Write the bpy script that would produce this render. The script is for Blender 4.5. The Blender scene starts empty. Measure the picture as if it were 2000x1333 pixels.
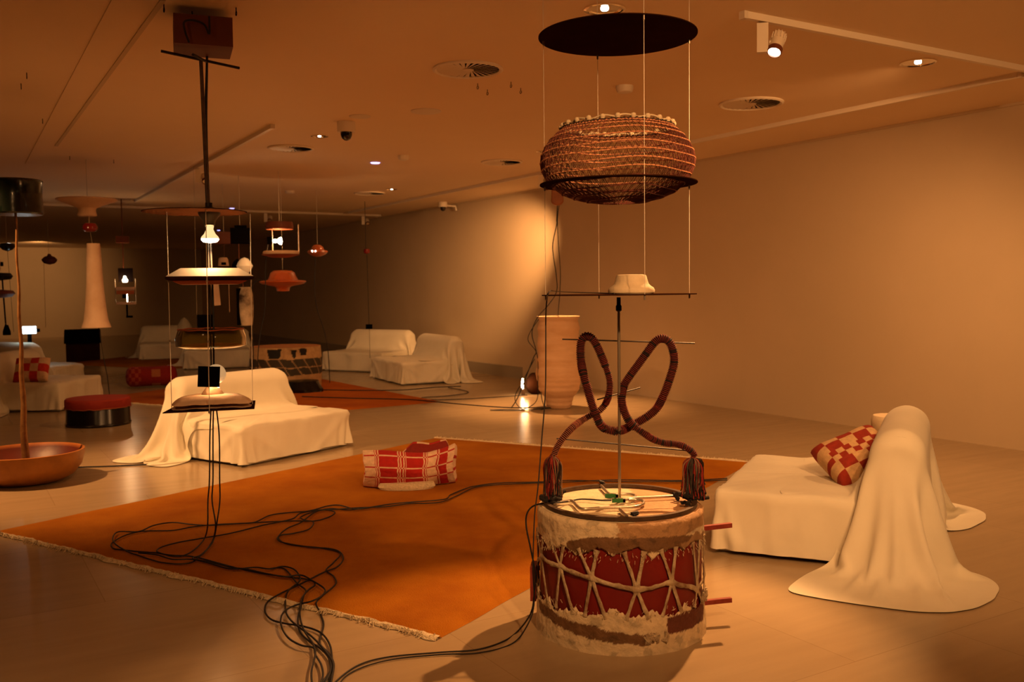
import bpy, math, random, numpy as np
from mathutils import Vector, noise
random.seed(7)
scn = bpy.context.scene
COL = scn.collection
V = Vector

# ------------------------------------------------------------------ camera
FPX, YAW, PIT, ROL = 1833.0, 0.542047, 0.0554887, -0.0112933
_cy, _sy = math.cos(YAW), math.sin(YAW)
cF = V((_sy*math.cos(PIT), _cy*math.cos(PIT), -math.sin(PIT)))
_R = V((_cy, -_sy, 0)); _U = _R.cross(cF)
cR = math.cos(ROL)*_R + math.sin(ROL)*_U
cU = -math.sin(ROL)*_R + math.cos(ROL)*_U
cC = V((0, 0, 1.5))
cam = bpy.data.cameras.new('camera'); cam.sensor_width = 36; cam.lens = FPX/2000*36
cam.clip_start = 0.05; cam.clip_end = 200
co = bpy.data.objects.new('camera', cam); COL.objects.link(co)
from mathutils import Matrix
m = Matrix.Identity(4)
for i in range(3):
    m[i][0] = cR[i]; m[i][1] = cU[i]; m[i][2] = -cF[i]; m[i][3] = cC[i]
co.matrix_world = m
scn.camera = co
cam.dof.use_dof = True; cam.dof.focus_distance = 4.3; cam.dof.aperture_fstop = 4.5

# ------------------------------------------------------------------ light and exposure
scn.view_settings.view_transform = 'Standard'; scn.view_settings.look = 'None'
scn.view_settings.gamma = 1; scn.view_settings.use_curve_mapping = False
scn.view_settings.exposure = 0.32
w = bpy.data.worlds.new('world'); scn.world = w; w.use_nodes = True
w.node_tree.nodes['Background'].inputs[0].default_value = (0.9, 0.35, 0.08, 1)
w.node_tree.nodes['Background'].inputs[1].default_value = 0.02
WARM = (1.0, 0.475, 0.17)

def ray(x, y): return cF + cR*((x-1000)/FPX) - cU*((y-666.5)/FPX)
def on(x, y, z=0.0):
    r = ray(x, y); return cC + r*((z-1.5)/r.z)
def atd(x, y, d): return cC + ray(x, y)*d
def dep(p): return (V(p)-cC).dot(cF)
def prj(p):
    d = V(p)-cC; z = d.dot(cF); return 1000+FPX*d.dot(cR)/z, 666.5-FPX*d.dot(cU)/z
def up(b, y):
    lo, hi = -1.0, 8.0
    for _ in range(45):
        mm = (lo+hi)/2
        if prj((b[0], b[1], mm))[1] > y: lo = mm
        else: hi = mm
    return lo
def floor_d(x, d):            # floor point in image column x at forward distance d
    y = 600.0; lo, hi = 585.0, 1600.0
    for _ in range(40):
        mm = (lo+hi)/2
        if dep(on(x, mm)) > d: lo = mm
        else: hi = mm
    return on(x, lo)

def spot(name, loc, tgt, power, angle, radius=0.06, blend=0.5, color=WARM):
    l = bpy.data.lights.new(name, 'SPOT'); l.energy = power; l.spot_size = math.radians(angle)
    l.spot_blend = blend; l.shadow_soft_size = radius; l.color = color
    o = bpy.data.objects.new(name, l); COL.objects.link(o); o.location = loc
    o.rotation_euler = (V(tgt)-V(loc)).to_track_quat('-Z', 'Y').to_euler(); return o
def point(name, loc, power, radius=0.03, color=WARM):
    l = bpy.data.lights.new(name, 'POINT'); l.energy = power; l.shadow_soft_size = radius; l.color = color
    o = bpy.data.objects.new(name, l); COL.objects.link(o); o.location = loc; return o

CEIL = 3.10; WX = 8.21; BY = 36.0; LX = -7.0; FY = -5.0
# lamps and added unseen fill spots: (name, lamp position, aim, watts, beam, radius, blend)
def cl_(x, y, dz=.04):
    p = on(x, y, CEIL); return (p.x, p.y, CEIL-dz)
LAMPS = [
 ('drum',     (4.20, 4.02, 2.78), (2.50, 3.24, 0.3), 560, 48, .03, .6),
 ('wall',     (7.12, 10.95, 2.84), (8.21, 14.4, 1.75), 850, 50, .06, 1.0),
 ('pot',      (6.66, 10.15, 2.95), (6.58, 9.85, 0.0), 620, 64, .02, .8),
 ('bowl',     (-0.9, 8.3, 2.95),  (1.0, 8.1, 0.0), 560, 70, .02, .8),
 ('left_sofa_fill',(1.7, 5.4, 2.95),  (2.5, 8.6, 0.3), 190, 56, .06, 1.0),  # unseen fill added to light the left sofa
 ('rug_near', (3.2, 2.1, 2.95),  (3.0, 6.2, 0.0), 240, 52, .06, 1.0),
 ('sofa',     (2.9, 1.0, 2.95),  (4.5, 3.5, 0.45), 135, 56, .05, 1.0),
 ('wall_near_fill',(2.6, 0.2, 2.95),  (8.21, 5.5, 1.9), 330, 110, .1, 1.0),  # unseen fill added to brighten the right wall
 ('front',    (1.3, 0.2, 2.95),  (2.5, 3.2, 1.35), 400, 55, .06, 1.0),  # unseen fill added near the camera for drum and basket fronts
 ('front_left_fill',(-1.2, 2.6, 2.95), (0.4, 5.0, 0.0), 85, 110, .1, 1.0),  # unseen fill added over the near left floor
 ('mid',      cl_(624, 265), (3.9, 10.5, 0.0), 150, 150, .08, 1.0),
 ('mid_right',cl_(1793, 121, .09), (6.5, 6.0, 0.0), 250, 150, .08, 1.0),
 ('far',      cl_(765, 369), (5.9, 15.5, 0.0), 45, 150, .08, 1.0),
 ('far_left_fill', (-0.5, 9.6, 2.95),(1.5, 11.3, 1.6), 240, 50, .08, 1.0),  # unseen fill added to brighten the clay dish and horn
 ('far_mid',  (2.6, 18.4, 2.95), (3.3, 20.5, 0.8), 40, 90, .08, 1.0),
 ('back',     (2.5, 31.5, 2.9),  (2.4, 36.0, 1.9), 200, 90, .08, 1.0),
]
for nm, lp, tg, pw, an, ra, bl in LAMPS:
    spot('lamp_light_'+nm, lp, tg, pw, an, ra, bl)

# ------------------------------------------------------------------ materials
def mat(name, col, rough=.6, metal=0, var=None, scale=8, bump=0, bscale=60, attr=False, spec=.5,
        stretch=(1, 1, 1), sheen=0, crease=0, emit=None, estr=0, trans=0, ior=1.45, coat=0):
    mt = bpy.data.materials.new(name); mt.use_nodes = True
    nt = mt.node_tree; b = nt.nodes['Principled BSDF']
    def c4(c): return (c[0], c[1], c[2], 1)
    b.inputs['Base Color'].default_value = c4(col); b.inputs['Roughness'].default_value = rough
    b.inputs['Metallic'].default_value = metal; b.inputs['Specular IOR Level'].default_value = spec
    b.inputs['Sheen Weight'].default_value = sheen; b.inputs['Transmission Weight'].default_value = trans
    b.inputs['IOR'].default_value = ior; b.inputs['Coat Weight'].default_value = coat
    if emit: b.inputs['Emission Color'].default_value = c4(emit); b.inputs['Emission Strength'].default_value = estr
    tc = nt.nodes.new('ShaderNodeTexCoord'); mp = nt.nodes.new('ShaderNodeMapping')
    mp.inputs['Scale'].default_value = stretch; nt.links.new(tc.outputs['Object'], mp.inputs[0])
    src = None
    if attr:
        a = nt.nodes.new('ShaderNodeVertexColor'); a.layer_name = 'Col'; src = a.outputs['Color']
    if var or attr:
        nz = nt.nodes.new('ShaderNodeTexNoise'); nz.inputs['Scale'].default_value = scale
        nz.inputs['Detail'].default_value = 6; nz.inputs['Roughness'].default_value = .6
        nt.links.new(mp.outputs[0], nz.inputs['Vector'])
        if attr:
            mr = nt.nodes.new('ShaderNodeMapRange'); mr.inputs[1].default_value = .3; mr.inputs[2].default_value = .7
            mr.inputs[3].default_value = .82 if not var else var; mr.inputs[4].default_value = 1.1
            nt.links.new(nz.outputs['Fac'], mr.inputs[0])
            mx = nt.nodes.new('ShaderNodeMix'); mx.data_type = 'RGBA'; mx.blend_type = 'MULTIPLY'; mx.inputs[0].default_value = 1
            nt.links.new(src, mx.inputs[6]); nt.links.new(mr.outputs[0], mx.inputs[7])
            nt.links.new(mx.outputs[2], b.inputs['Base Color'])
        else:
            cr = nt.nodes.new('ShaderNodeValToRGB')
            cr.color_ramp.elements[0].position = .35; cr.color_ramp.elements[0].color = c4(col)
            cr.color_ramp.elements[1].position = .68; cr.color_ramp.elements[1].color = c4(var)
            nt.links.new(nz.outputs['Fac'], cr.inputs[0]); nt.links.new(cr.outputs[0], b.inputs['Base Color'])
    if crease:
        n4 = nt.nodes.new('ShaderNodeTexNoise'); n4.noise_type = 'RIDGED_MULTIFRACTAL'; n4.inputs['Scale'].default_value = crease; n4.inputs['Detail'].default_value = 3
        nt.links.new(mp.outputs[0], n4.inputs['Vector'])
        b4 = nt.nodes.new('ShaderNodeBump'); b4.inputs['Strength'].default_value = .8; b4.inputs['Distance'].default_value = .07
        nt.links.new(n4.outputs['Fac'], b4.inputs['Height']); nt.links.new(b4.outputs[0], b.inputs['Normal'])
    elif bump:
        n2 = nt.nodes.new('ShaderNodeTexNoise'); n2.inputs['Scale'].default_value = bscale; n2.inputs['Detail'].default_value = 4
        nt.links.new(mp.outputs[0], n2.inputs['Vector'])
        bp = nt.nodes.new('ShaderNodeBump'); bp.inputs['Strength'].default_value = bump; bp.inputs['Distance'].default_value = .01
        nt.links.new(n2.outputs['Fac'], bp.inputs['Height']); nt.links.new(bp.outputs[0], b.inputs['Normal'])
    return mt

M = {}
M['wall'] = mat('wall_plaster', (.57, .45, .29), .8, var=(.61, .48, .315), scale=.8, bump=.05, bscale=120)
M['ceil'] = mat('ceiling_panel', (.82, .64, .42), .75, var=(.85, .67, .445), scale=.6, bump=.12, bscale=160)
M['trimc'] = mat('ceiling_trim', (.60, .47, .30), .7)
M['base'] = mat('low_strip_tan', (.30, .25, .18), .6)
M['white'] = mat('white_enamel', (.80, .70, .55), .5)
M['wcyl'] = mat('cream_plastic', (.72, .62, .48), .5)
M['dark'] = mat('black_plastic', (.003, .002, .002), .7, spec=0)
M['blackmetal'] = mat('black_steel', (.020, .011, .006), .45, metal=.4)
M['platebrown'] = mat('dark_brown_plate', (.035, .013, .006), .85, var=(.026, .009, .004), scale=3, spec=0)
M['steel'] = mat('brushed_steel', (.50, .43, .34), .33, metal=.85)
M['rodsteel'] = mat('aged_steel', (.10, .06, .035), .5, metal=.3, var=(.06, .035, .02), scale=30)
M['wire'] = mat('pale_wire', (.80, .72, .60), .4, metal=.25)
M['chrome'] = mat('chrome', (.9, .85, .75), .08, metal=1)
M['cord'] = mat('black_rubber', (.007, .005, .006), .55)
M['cloth'] = mat('cream_canvas', (.76, .71, .57), .85, var=(.71, .66, .52), scale=3, sheen=.1, crease=1.8)
M['clothfine'] = mat('cream_canvas_seat', (.76, .71, .57), .85, var=(.71, .66, .52), scale=3, sheen=.1, crease=2.2)
M['rug'] = mat('orange_wool', (.28, .085, .005), .95, var=(.40, .145, .009), scale=1.6, bump=.6, bscale=160, stretch=(1.0, 1.0, 1), spec=.1)
M['rugdark'] = mat('rust_wool', (.32, .075, .010), .95, var=(.42, .12, .012), scale=1.6, bump=.6, bscale=160, spec=.1)
M['fringe'] = mat('cream_fringe', (.72, .58, .38), .95, var=(.52, .42, .26), scale=60, bump=.8, bscale=120)
M['attr'] = mat('dyed_textile', (1, 1, 1), .9, attr=True, scale=40, bump=.3, bscale=220)
M['hide'] = mat('raw_hide', (1, 1, 1), .75, attr=True, var=.78, scale=14, bump=.6, bscale=45)
M['redpaint'] = mat('red_paint', (.20, .009, .006), .5, var=(.15, .006, .004), scale=5, bump=.1, bscale=20)
M['redwood'] = mat('red_wood', (.20, .022, .012), .6, var=(.30, .05, .03), scale=20)
M['lace'] = mat('hide_lacing', (.58, .47, .31), .85, var=(.24, .14, .07), scale=14, bump=.7, bscale=60)
M['copper'] = mat('copper_sheet', (.42, .12, .045), .45, metal=.6, var=(.34, .09, .035), scale=3)
M['boxbrown'] = mat('brown_wood', (.17, .042, .014), .6, var=(.12, .028, .010), scale=3)
M['clay'] = mat('pale_clay', (.72, .52, .36), .85, var=(.62, .42, .27), scale=5, bump=.3, bscale=30)
M['terra'] = mat('terracotta', (.60, .36, .20), .8, var=(.70, .46, .28), scale=3, bump=.35, bscale=14, stretch=(1, 1, 3))
M['ceramic'] = mat('beige_stone', (.66, .54, .36), .8, var=(.58, .46, .30), scale=14, bump=.2, bscale=60)
M['bowl'] = mat('orange_wood', (.42, .115, .022), .45, var=(.30, .07, .014), scale=5, bump=.1, bscale=20, coat=.2)
M['greengloss'] = mat('dark_green_glaze', (.003, .007, .004), .2, var=(.005, .009, .005), scale=6, bump=.3, bscale=7, coat=.2)
M['redgloss'] = mat('red_glaze', (.22, .008, .006), .18, coat=.5)
M['redfelt'] = mat('red_felt', (.26, .016, .005), .8, var=(.20, .012, .004), scale=4)
M['blackgloss'] = mat('black_lacquer', (.004, .003, .003), .22)
M['glass'] = mat('amber_glass', (.50, .42, .18), .08, trans=1.0, ior=1.12)
M['bulb'] = mat('lit_bulb', (1, .9, .7), .3, emit=(1, .80, .50), estr=26)
M['globe'] = mat('frosted_globe', (.85, .76, .55), .35, emit=(1, .70, .34), estr=.22)
M['bulbdim'] = mat('bulb_glass', (.9, .75, .5), .25, emit=(1, .70, .32), estr=.8)
M['opal'] = mat('opal_globe', (.80, .68, .48), .5, emit=(1, .6, .25), estr=.12)
M['lens'] = mat('lit_lens', (1, .95, .85), .3, emit=(1, .92, .75), estr=14)
M['blue'] = mat('blue_patch_glow', (.5, .5, 1), .3, emit=(.45, .42, 1), estr=2.4)
M['screen'] = mat('lit_screen', (.8, 1, 1), .3, emit=(.72, .95, 1), estr=5)
M['green'] = mat('green_terminal', (.015, .13, .03), .4)
M['orangeplastic'] = mat('orange_plastic', (.52, .10, .02), .3, trans=.25)
M['darkdome'] = mat('smoked_dome', (.006, .004, .004), .06, coat=1)
M['brownleather'] = mat('brown_wood_piece', (.33, .11, .035), .5, var=(.24, .075, .022), scale=9)
M['fur'] = mat('spotted_hide', (.62, .50, .36), .9, var=(.03, .015, .01), scale=5)

# floor: pale brushed stone in long slabs, polished
fm = mat('polished_floor', (.40, .29, .16), .28, spec=.5)
nt = fm.node_tree; b = nt.nodes['Principled BSDF']; mp = [n for n in nt.nodes if n.type == 'MAPPING'][0]
mp.inputs['Rotation'].default_value = (0, 0, math.radians(24)); mp.inputs['Scale'].default_value = (1.1, 9, 1)
n1 = nt.nodes.new('ShaderNodeTexNoise'); n1.inputs['Scale'].default_value = 1.3; n1.inputs['Detail'].default_value = 7
nt.links.new(mp.outputs[0], n1.inputs['Vector'])
r1 = nt.nodes.new('ShaderNodeValToRGB'); r1.color_ramp.elements[0].position = .3; r1.color_ramp.elements[1].position = .7
r1.color_ramp.elements[0].color = (.345, .25, .145, 1); r1.color_ramp.elements[1].color = (.39, .285, .165, 1)
nt.links.new(n1.outputs['Fac'], r1.inputs[0])
tc = [n for n in nt.nodes if n.type == 'TEX_COORD'][0]
bk = nt.nodes.new('ShaderNodeTexBrick'); bk.inputs['Scale'].default_value = 1; bk.inputs['Brick Width'].default_value = 1.22
bk.inputs['Row Height'].default_value = 1.22; bk.inputs['Mortar Size'].default_value = .0025; bk.offset = .5
for k in ('Color1', 'Color2'): bk.inputs[k].default_value = (1, 1, 1, 1)
bk.inputs['Color2'].default_value = (.94, .93, .92, 1); bk.inputs['Mortar'].default_value = (.80, .76, .72, 1)
nt.links.new(tc.outputs['Object'], bk.inputs['Vector'])
mx = nt.nodes.new('ShaderNodeMix'); mx.data_type = 'RGBA'; mx.blend_type = 'MULTIPLY'; mx.inputs[0].default_value = 1
nt.links.new(r1.outputs[0], mx.inputs[6]); nt.links.new(bk.outputs['Color'], mx.inputs[7]); nt.links.new(mx.outputs[2], b.inputs['Base Color'])
n3 = nt.nodes.new('ShaderNodeTexNoise'); n3.inputs['Scale'].default_value = 2; n3.inputs['Detail'].default_value = 5
nt.links.new(mp.outputs[0], n3.inputs['Vector'])
r3 = nt.nodes.new('ShaderNodeMapRange'); r3.inputs[3].default_value = .19; r3.inputs[4].default_value = .27
nt.links.new(n3.outputs['Fac'], r3.inputs[0]); nt.links.new(r3.outputs[0], b.inputs['Roughness'])
M['floor'] = fm

# ------------------------------------------------------------------ mesh tools
class MB:
    def __init__(s): s.v = []; s.f = []; s.vc = []; s.fc = []; s.cur = None
    def addv(s, p, c=None): s.v.append(tuple(p)); s.vc.append(c or s.cur or (1, 1, 1)); return len(s.v)-1
    def quad(s, a, b, c, d): s.f.append((a, b, c, d))
    def box(s, c, size, rz=0.0, rot=None, taper=1.0):
        hx, hy, hz = size[0]/2, size[1]/2, size[2]/2; n = len(s.v)
        R = rot if rot is not None else Matrix.Rotation(rz, 3, 'Z')
        for z in (-1, 1):
            t = taper if z > 0 else 1
            for x, y in ((-1, -1), (1, -1), (1, 1), (-1, 1)):
                s.addv(V(c)+R@V((x*hx*t, y*hy*t, z*hz)))
        for q in ((0, 3, 2, 1), (4, 5, 6, 7), (0, 1, 5, 4), (1, 2, 6, 5), (2, 3, 7, 6), (3, 0, 4, 7)):
            s.f.append(tuple(n+i for i in q))
        return s
    def tube(s, pts, r, sides=8, closed=False, flat=1.0, cols=None, caps=True, nrm=None):
        pts = [V(p) for p in pts]; N = len(pts)
        if N < 2: return s
        T = []
        for i in range(N):
            if closed: t = pts[(i+1) % N]-pts[i-1]
            else: t = pts[min(i+1, N-1)]-pts[max(i-1, 0)]
            T.append(t.normalized() if t.length > 1e-9 else V((0, 0, 1)))
        a = V((0, 0, 1)) if abs(T[0].z) < .9 else V((1, 0, 0))
        u = (a-T[0]*a.dot(T[0])).normalized(); base = len(s.v)
        for i in range(N):
            if nrm is not None:
                u = V(nrm[i]); u = (u-T[i]*u.dot(T[i])).normalized()
            else:
                u = (u-T[i]*u.dot(T[i]))
                u = u.normalized() if u.length > 1e-6 else V((1, 0, 0))
            w_ = T[i].cross(u); ri = r[i] if hasattr(r, '__len__') else r
            for k in range(sides):
                an = 2*math.pi*k/sides
                s.addv(pts[i]+u*(math.cos(an)*ri*flat)+w_*(math.sin(an)*ri), cols[i] if cols else None)
        for i in range(N if closed else N-1):
            j = (i+1) % N
            for k in range(sides):
                l = (k+1) % sides
                s.f.append((base+i*sides+k, base+i*sides+l, base+j*sides+l, base+j*sides+k))
        if caps and not closed:
            s.f.append(tuple(base+k for k in reversed(range(sides))))
            s.f.append(tuple(base+(N-1)*sides+k for k in range(sides)))
        return s
    def lathe(s, prof, segs=40, c=(0, 0, 0), wob=0, cols=None, sx=1, sy=1):
        n = len(s.v); rows = []
        for j, (r, z) in enumerate(prof):
            if r < 1e-6: rows.append([s.addv((c[0], c[1], c[2]+z), cols[j] if cols else None)]*segs)
            else:
                row = []
                for k in range(segs):
                    an = 2*math.pi*k/segs; rr = r
                    if wob: rr = r*(1+wob*noise.noise(V((math.cos(an)*1.5, math.sin(an)*1.5, z*4+c[0]))))
                    row.append(s.addv((c[0]+rr*math.cos(an)*sx, c[1]+rr*math.sin(an)*sy, c[2]+z), cols[j] if cols else None))
                rows.append(row)
        for j in range(len(rows)-1):
            for k in range(segs):
                l = (k+1) % segs; q = [rows[j][k], rows[j][l], rows[j+1][l], rows[j+1][k]]
                q2 = []
                for i_ in q:
                    if i_ not in q2: q2.append(i_)
                if len(q2) > 2: s.f.append(tuple(q2))
        return s
    def grid(s, nx, ny, fn, cfn=None, close_x=False):
        n = len(s.v)
        for j in range(ny+1):
            for i in range(nx+1 if not close_x else nx): s.addv(fn(i/nx, j/ny))
        W = nx+1 if not close_x else nx
        for j in range(ny):
            for i in range(nx):
                i2 = (i+1) % W if close_x else i+1
                s.f.append((n+j*W+i, n+j*W+i2, n+(j+1)*W+i2, n+(j+1)*W+i))
                if cfn:
                    while len(s.fc) < len(s.f)-1: s.fc.append((1, 1, 1))
                    s.fc.append(cfn((i+.5)/nx, (j+.5)/ny))
        return s
    def build(s, name, mt, parent=None, smooth=True, angle=40, colors=None, loc=None, sub=0, weld=False):
        me = bpy.data.meshes.new(name); me.from_pydata(s.v, [], s.f); me.update()
        if weld:
            import bmesh
            bm = bmesh.new(); bm.from_mesh(me); bmesh.ops.remove_doubles(bm, verts=bm.verts, dist=1e-4); bm.to_mesh(me); bm.free()
        if colors == 'v':
            ca = me.color_attributes.new('Col', 'FLOAT_COLOR', 'POINT')
            ca.data.foreach_set('color', [x for c in s.vc for x in (c[0], c[1], c[2], 1)])
        elif colors == 'f':
            ca = me.color_attributes.new('Col', 'FLOAT_COLOR', 'CORNER'); arr = []
            for p in me.polygons:
                c = s.fc[p.index] if p.index < len(s.fc) else (1, 1, 1)
                arr += [c[0], c[1], c[2], 1]*p.loop_total
            ca.data.foreach_set('color', arr)
        if smooth:
            me.shade_smooth()
            try: me.set_sharp_from_angle(angle=math.radians(angle))
            except Exception: pass
        me.materials.append(M[mt] if isinstance(mt, str) else mt)
        o = bpy.data.objects.new(name, me); COL.objects.link(o)
        if parent is not None: o.parent = parent
        if loc is not None: o.location = loc
        if sub:
            md = o.modifiers.new('smooth', 'SUBSURF'); md.levels = sub; md.render_levels = sub
        return o

def tag(o, label, cat, group=None, kind=None):
    if label: o['label'] = label
    if cat: o['category'] = cat
    if group: o['group'] = group
    if kind: o['kind'] = kind
    return o
def thing(name, label, cat, loc=(0, 0, 0), rz=0.0, group=None, rot=None):
    o = bpy.data.objects.new(name, None); COL.objects.link(o); o.empty_display_size = .05
    o.location = loc; o.rotation_euler = rot or (0, 0, rz)
    return tag(o, label, cat, group)
def struct(name, mb, mt, **k):
    o = mb.build(name, mt, **k); o['kind'] = 'structure'; return o
def copy_tree(o, parent=None):
    c = o.copy(); COL.objects.link(c)
    if parent is not None: c.parent = parent
    for ch in list(o.children): copy_tree(ch, c)
    return c
def smooth_path(pts, n=8, closed=False):
    P = [V(p) for p in pts]; N = len(P); out = []
    rng = N if closed else N-1
    for i in range(rng):
        p0 = P[(i-1) % N] if closed or i > 0 else P[0]; p1 = P[i]; p2 = P[(i+1) % N]
        p3 = P[(i+2) % N] if closed or i+2 < N else P[-1]
        for k in range(n):
            t = k/n
            out.append(0.5*((2*p1)+(-p0+p2)*t+(2*p0-5*p1+4*p2-p3)*t*t+(-p0+3*p1-3*p2+p3)*t**3))
    if not closed: out.append(P[-1])
    return out
def fbm(p, s=1.0): return noise.fractal(V(p)*s, 1.0, 2.0, 4)
def AZ(p): return -math.atan2(p[0], p[1])       # faces local -y to the viewpoint side

# ------------------------------------------------------------------ the room
struct('floor', MB().box(((LX+WX)/2, (FY+BY)/2, -.05), (WX-LX+.4, BY-FY+.4, .1)), 'floor', smooth=False)
struct('ceiling', MB().box(((LX+WX)/2, (FY+BY)/2, CEIL+.05), (WX-LX+.4, BY-FY+.4, .1)), 'ceil', smooth=False)
struct('wall_right', MB().box((WX+.1, (FY+BY)/2, CEIL/2), (.2, BY-FY, CEIL)), 'wall', smooth=False)
struct('wall_left', MB().box((LX-.1, (FY+BY)/2, CEIL/2), (.2, BY-FY, CEIL)), 'wall', smooth=False)
struct('wall_back', MB().box(((LX+WX)/2, BY+.1, CEIL/2), (WX-LX+.4, .2, CEIL)), 'wall', smooth=False)
struct('wall_front', MB().box(((LX+WX)/2, FY-.1, CEIL/2), (WX-LX+.4, .2, CEIL)), 'wall', smooth=False)
struct('low_strip_right', MB().box((WX-.03, (13.3+BY)/2, .095), (.06, BY-13.3, .19)), 'base', smooth=False)  # low strip along the wall foot, darker than the wall
# shadow gap between wall and ceiling, ceiling joints
struct('trim_1', MB().box((WX-.012, (FY+BY)/2, CEIL-.012), (.024, BY-FY, .024)), 'trimc', smooth=False)
def strip(a, b, wd, h, z):
    a = V(a); b = V(b); d = b-a; mb = MB()
    mb.box(((a.x+b.x)/2, (a.y+b.y)/2, z), (d.length, wd, h), rz=math.atan2(d.y, d.x)); return mb
struct('trim_2', strip((7.10, FY, 0), (7.10, 18.4, 0), .07, .012, CEIL-.006), 'trimc', smooth=False)
struct('trim_3', strip(on(318, 0, CEIL), on(110, 285, CEIL), .03, .006, CEIL-.003), 'trimc', smooth=False)
struct('trim_4', strip(on(262, -28, CEIL), on(62, 320, CEIL), .14, .006, CEIL-.003), 'ceil', smooth=False)

def track(name, a, b, label):
    t = thing(name, label, 'light track', ((a[0]+b[0])/2, (a[1]+b[1])/2, CEIL))
    d = V((b[0]-a[0], b[1]-a[1], 0)); rz = math.atan2(d.y, d.x)
    MB().box((0, 0, -.02), (d.length, .036, .04), rz=rz).build('rail', 'white', t, smooth=False)
    e = d/2
    for s in (-1, 1): MB().box((e.x*s*1.003, e.y*s*1.003, -.021), (.03, .044, .046), rz=rz).build('end_cap', 'wcyl', t, smooth=False)
    return t
tA = track('light_track', (4.05, 4.06), (7.02, 4.06), 'white light track on the ceiling above the basket, running to the right wall')
tB = track('light_track', (7.05, 4.2), (7.05, 18.0), 'long light track on the ceiling running beside the right wall')
tC = track('light_track', (-5.8, 18.5), (7.9, 18.5), 'light track crossing the ceiling at the far end of the room')
_e = on(265, 390, CEIL)
tD = track('light_track', (2.74, 8.96), (_e.x, _e.y), 'light track on the ceiling behind the brown box of the hanging lamp')

def spotlight(loc, tgt, label, lit=True, box=(.065, .05, .17), grp=None):
    """driver box hanging from the track with a finned cylinder head"""
    t = thing('track_spotlight', label, 'spotlight', (loc[0], loc[1], CEIL-.04), group=grp)
    MB().box((0, 0, -box[2]/2-.01), box, rz=AZ(loc)).build('driver_box', 'white', t, smooth=False)
    c = V((cR.x, cR.y, 0)).normalized()*.085+V((0, 0, -.125))
    d = (V(tgt)-(V(loc)*1+V((0, 0, 0)))); d = (V(tgt)-V((loc[0]+c.x, loc[1]+c.y, CEIL-.04+c.z))).normalized()
    MB().tube([c*.45+V((0, 0, -.06)), c], .012, 8).build('arm', 'white', t)
    q = d.to_track_quat('Z', 'Y').to_matrix()
    h = MB()
    prof = [(0, -.075), (.036, -.072), (.040, -.06), (.040, .05)]
    h.lathe(prof, 24)
    for k in range(14):
        a = 2*math.pi*k/14; h.box((math.cos(a)*.040, math.sin(a)*.040, -.045), (.010, .004, .05), rz=a)
    h.v = [tuple(c+q@V(p)) for p in h.v]
    hd = h.build('head', 'white', t)
    r = MB().lathe([(.041, .045), (.043, .045), (.043, .075), (.037, .078), (.036, .062), (.036, .045)], 24)
    r.v = [tuple(c+q@V(p)) for p in r.v]; r.build('bezel', 'boxbrown', hd)
    l = MB().lathe([(0, .068), (.036, .068)], 24); l.v = [tuple(c+q@V(p)) for p in l.v]
    l.build('lens', 'lens' if lit else 'chrome', hd)
    return t
spotlight((4.20, 4.06, 0), (2.55, 3.28, .3), 'white track spotlight with a lit lens right of the dark top disc')
spotlight((7.05, 10.9, 0), (6.6, 9.8, .2), 'small white track spotlight left of the woven basket', lit=False)
pD = V((2.74, 8.96, 0)).lerp(V((_e.x, _e.y, 0)), .40); spotlight((pD.x, pD.y, 0), (2.5, 9, .2), 'small white track spotlight beside the suspension rod of the hanging lamp', lit=False)
pC = on(503, 416, CEIL); spotlight((pC.x, 18.5, 0), (4, 15, .2), 'small track spotlight on the far track right of the black disc', lit=False, grp=None)
pC = on(700, 420, CEIL); spotlight((pC.x, 18.5, 0), (7, 15, .2), 'small track spotlight at the right end of the far track', lit=False)
pC = on(8, 398, CEIL); spotlight((pC.x, 18.5, 0), (0, 8, 1.2), 'lit track spotlight seen just below the dark green vessel', lit=True)

def vent(px, py, rpx, label):
    p = on(px, py, CEIL); r = rpx*dep(p)/FPX
    t = thing('ceiling_vent', label, 'ceiling vent', p, group='round air vents in the ceiling')
    MB().lathe([(r*1.0, 0), (r*1.02, -.012), (r*.96, -.02), (r*.9, -.012), (r*.9, 0)], 48).build('rim', 'white', t)
    MB().lathe([(0, -.003), (r*.9, -.003)], 32).build('backing', 'dark', t)
    bl = MB(); n = 28
    for k in range(n):
        a = 2*math.pi*k/n
        p1 = V((math.cos(a)*r*.16, math.sin(a)*r*.16, -.009)); p2 = V((math.cos(a+.45)*r*.9, math.sin(a+.45)*r*.9, -.009))
        wv = V((-math.sin(a+.3), math.cos(a+.3), 0)); w1 = r*.02; w2 = r*.07
        i = len(bl.v)
        for q in (p1-wv*w1-V((0, 0, .002)), p2-wv*w2-V((0, 0, .0045)), p2+wv*w2+V((0, 0, .001)), p1+wv*w1+V((0, 0, .002))): bl.addv(q)
        bl.f.append((i, i+1, i+2, i+3))
    bl.build('blades', 'wcyl', t, smooth=False)
    MB().lathe([(0, -.012), (r*.17, -.012), (r*.17, -.002)], 20).build('hub', 'wcyl', t)
    return t
vent(914, 134, 68, 'large round swirl vent left of the dark top disc, nearest of the ceiling vents')
vent(1467, 201, 61, 'round swirl vent in the ceiling below the white spotlight')
vent(568, 289, 44, 'round swirl vent in the ceiling left of the dome camera')
vent(980, 316, 40, 'round swirl vent in the ceiling left of the woven basket')
vent(722, 377, 30, 'small round vent in the far ceiling above the left back sofa')
def disc(name, px, py, rpx, label, cat, mtl='wcyl', h=.02, grp=None):
    p = on(px, py, CEIL); r = rpx*dep(p)/FPX
    o = MB().lathe([(r, 0), (r, -h*.5), (r*.85, -h), (r*.3, -h*1.2), (0, -h*1.2)], 28).build(name, mtl, loc=p)
    return tag(o, label, cat, grp)
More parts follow.
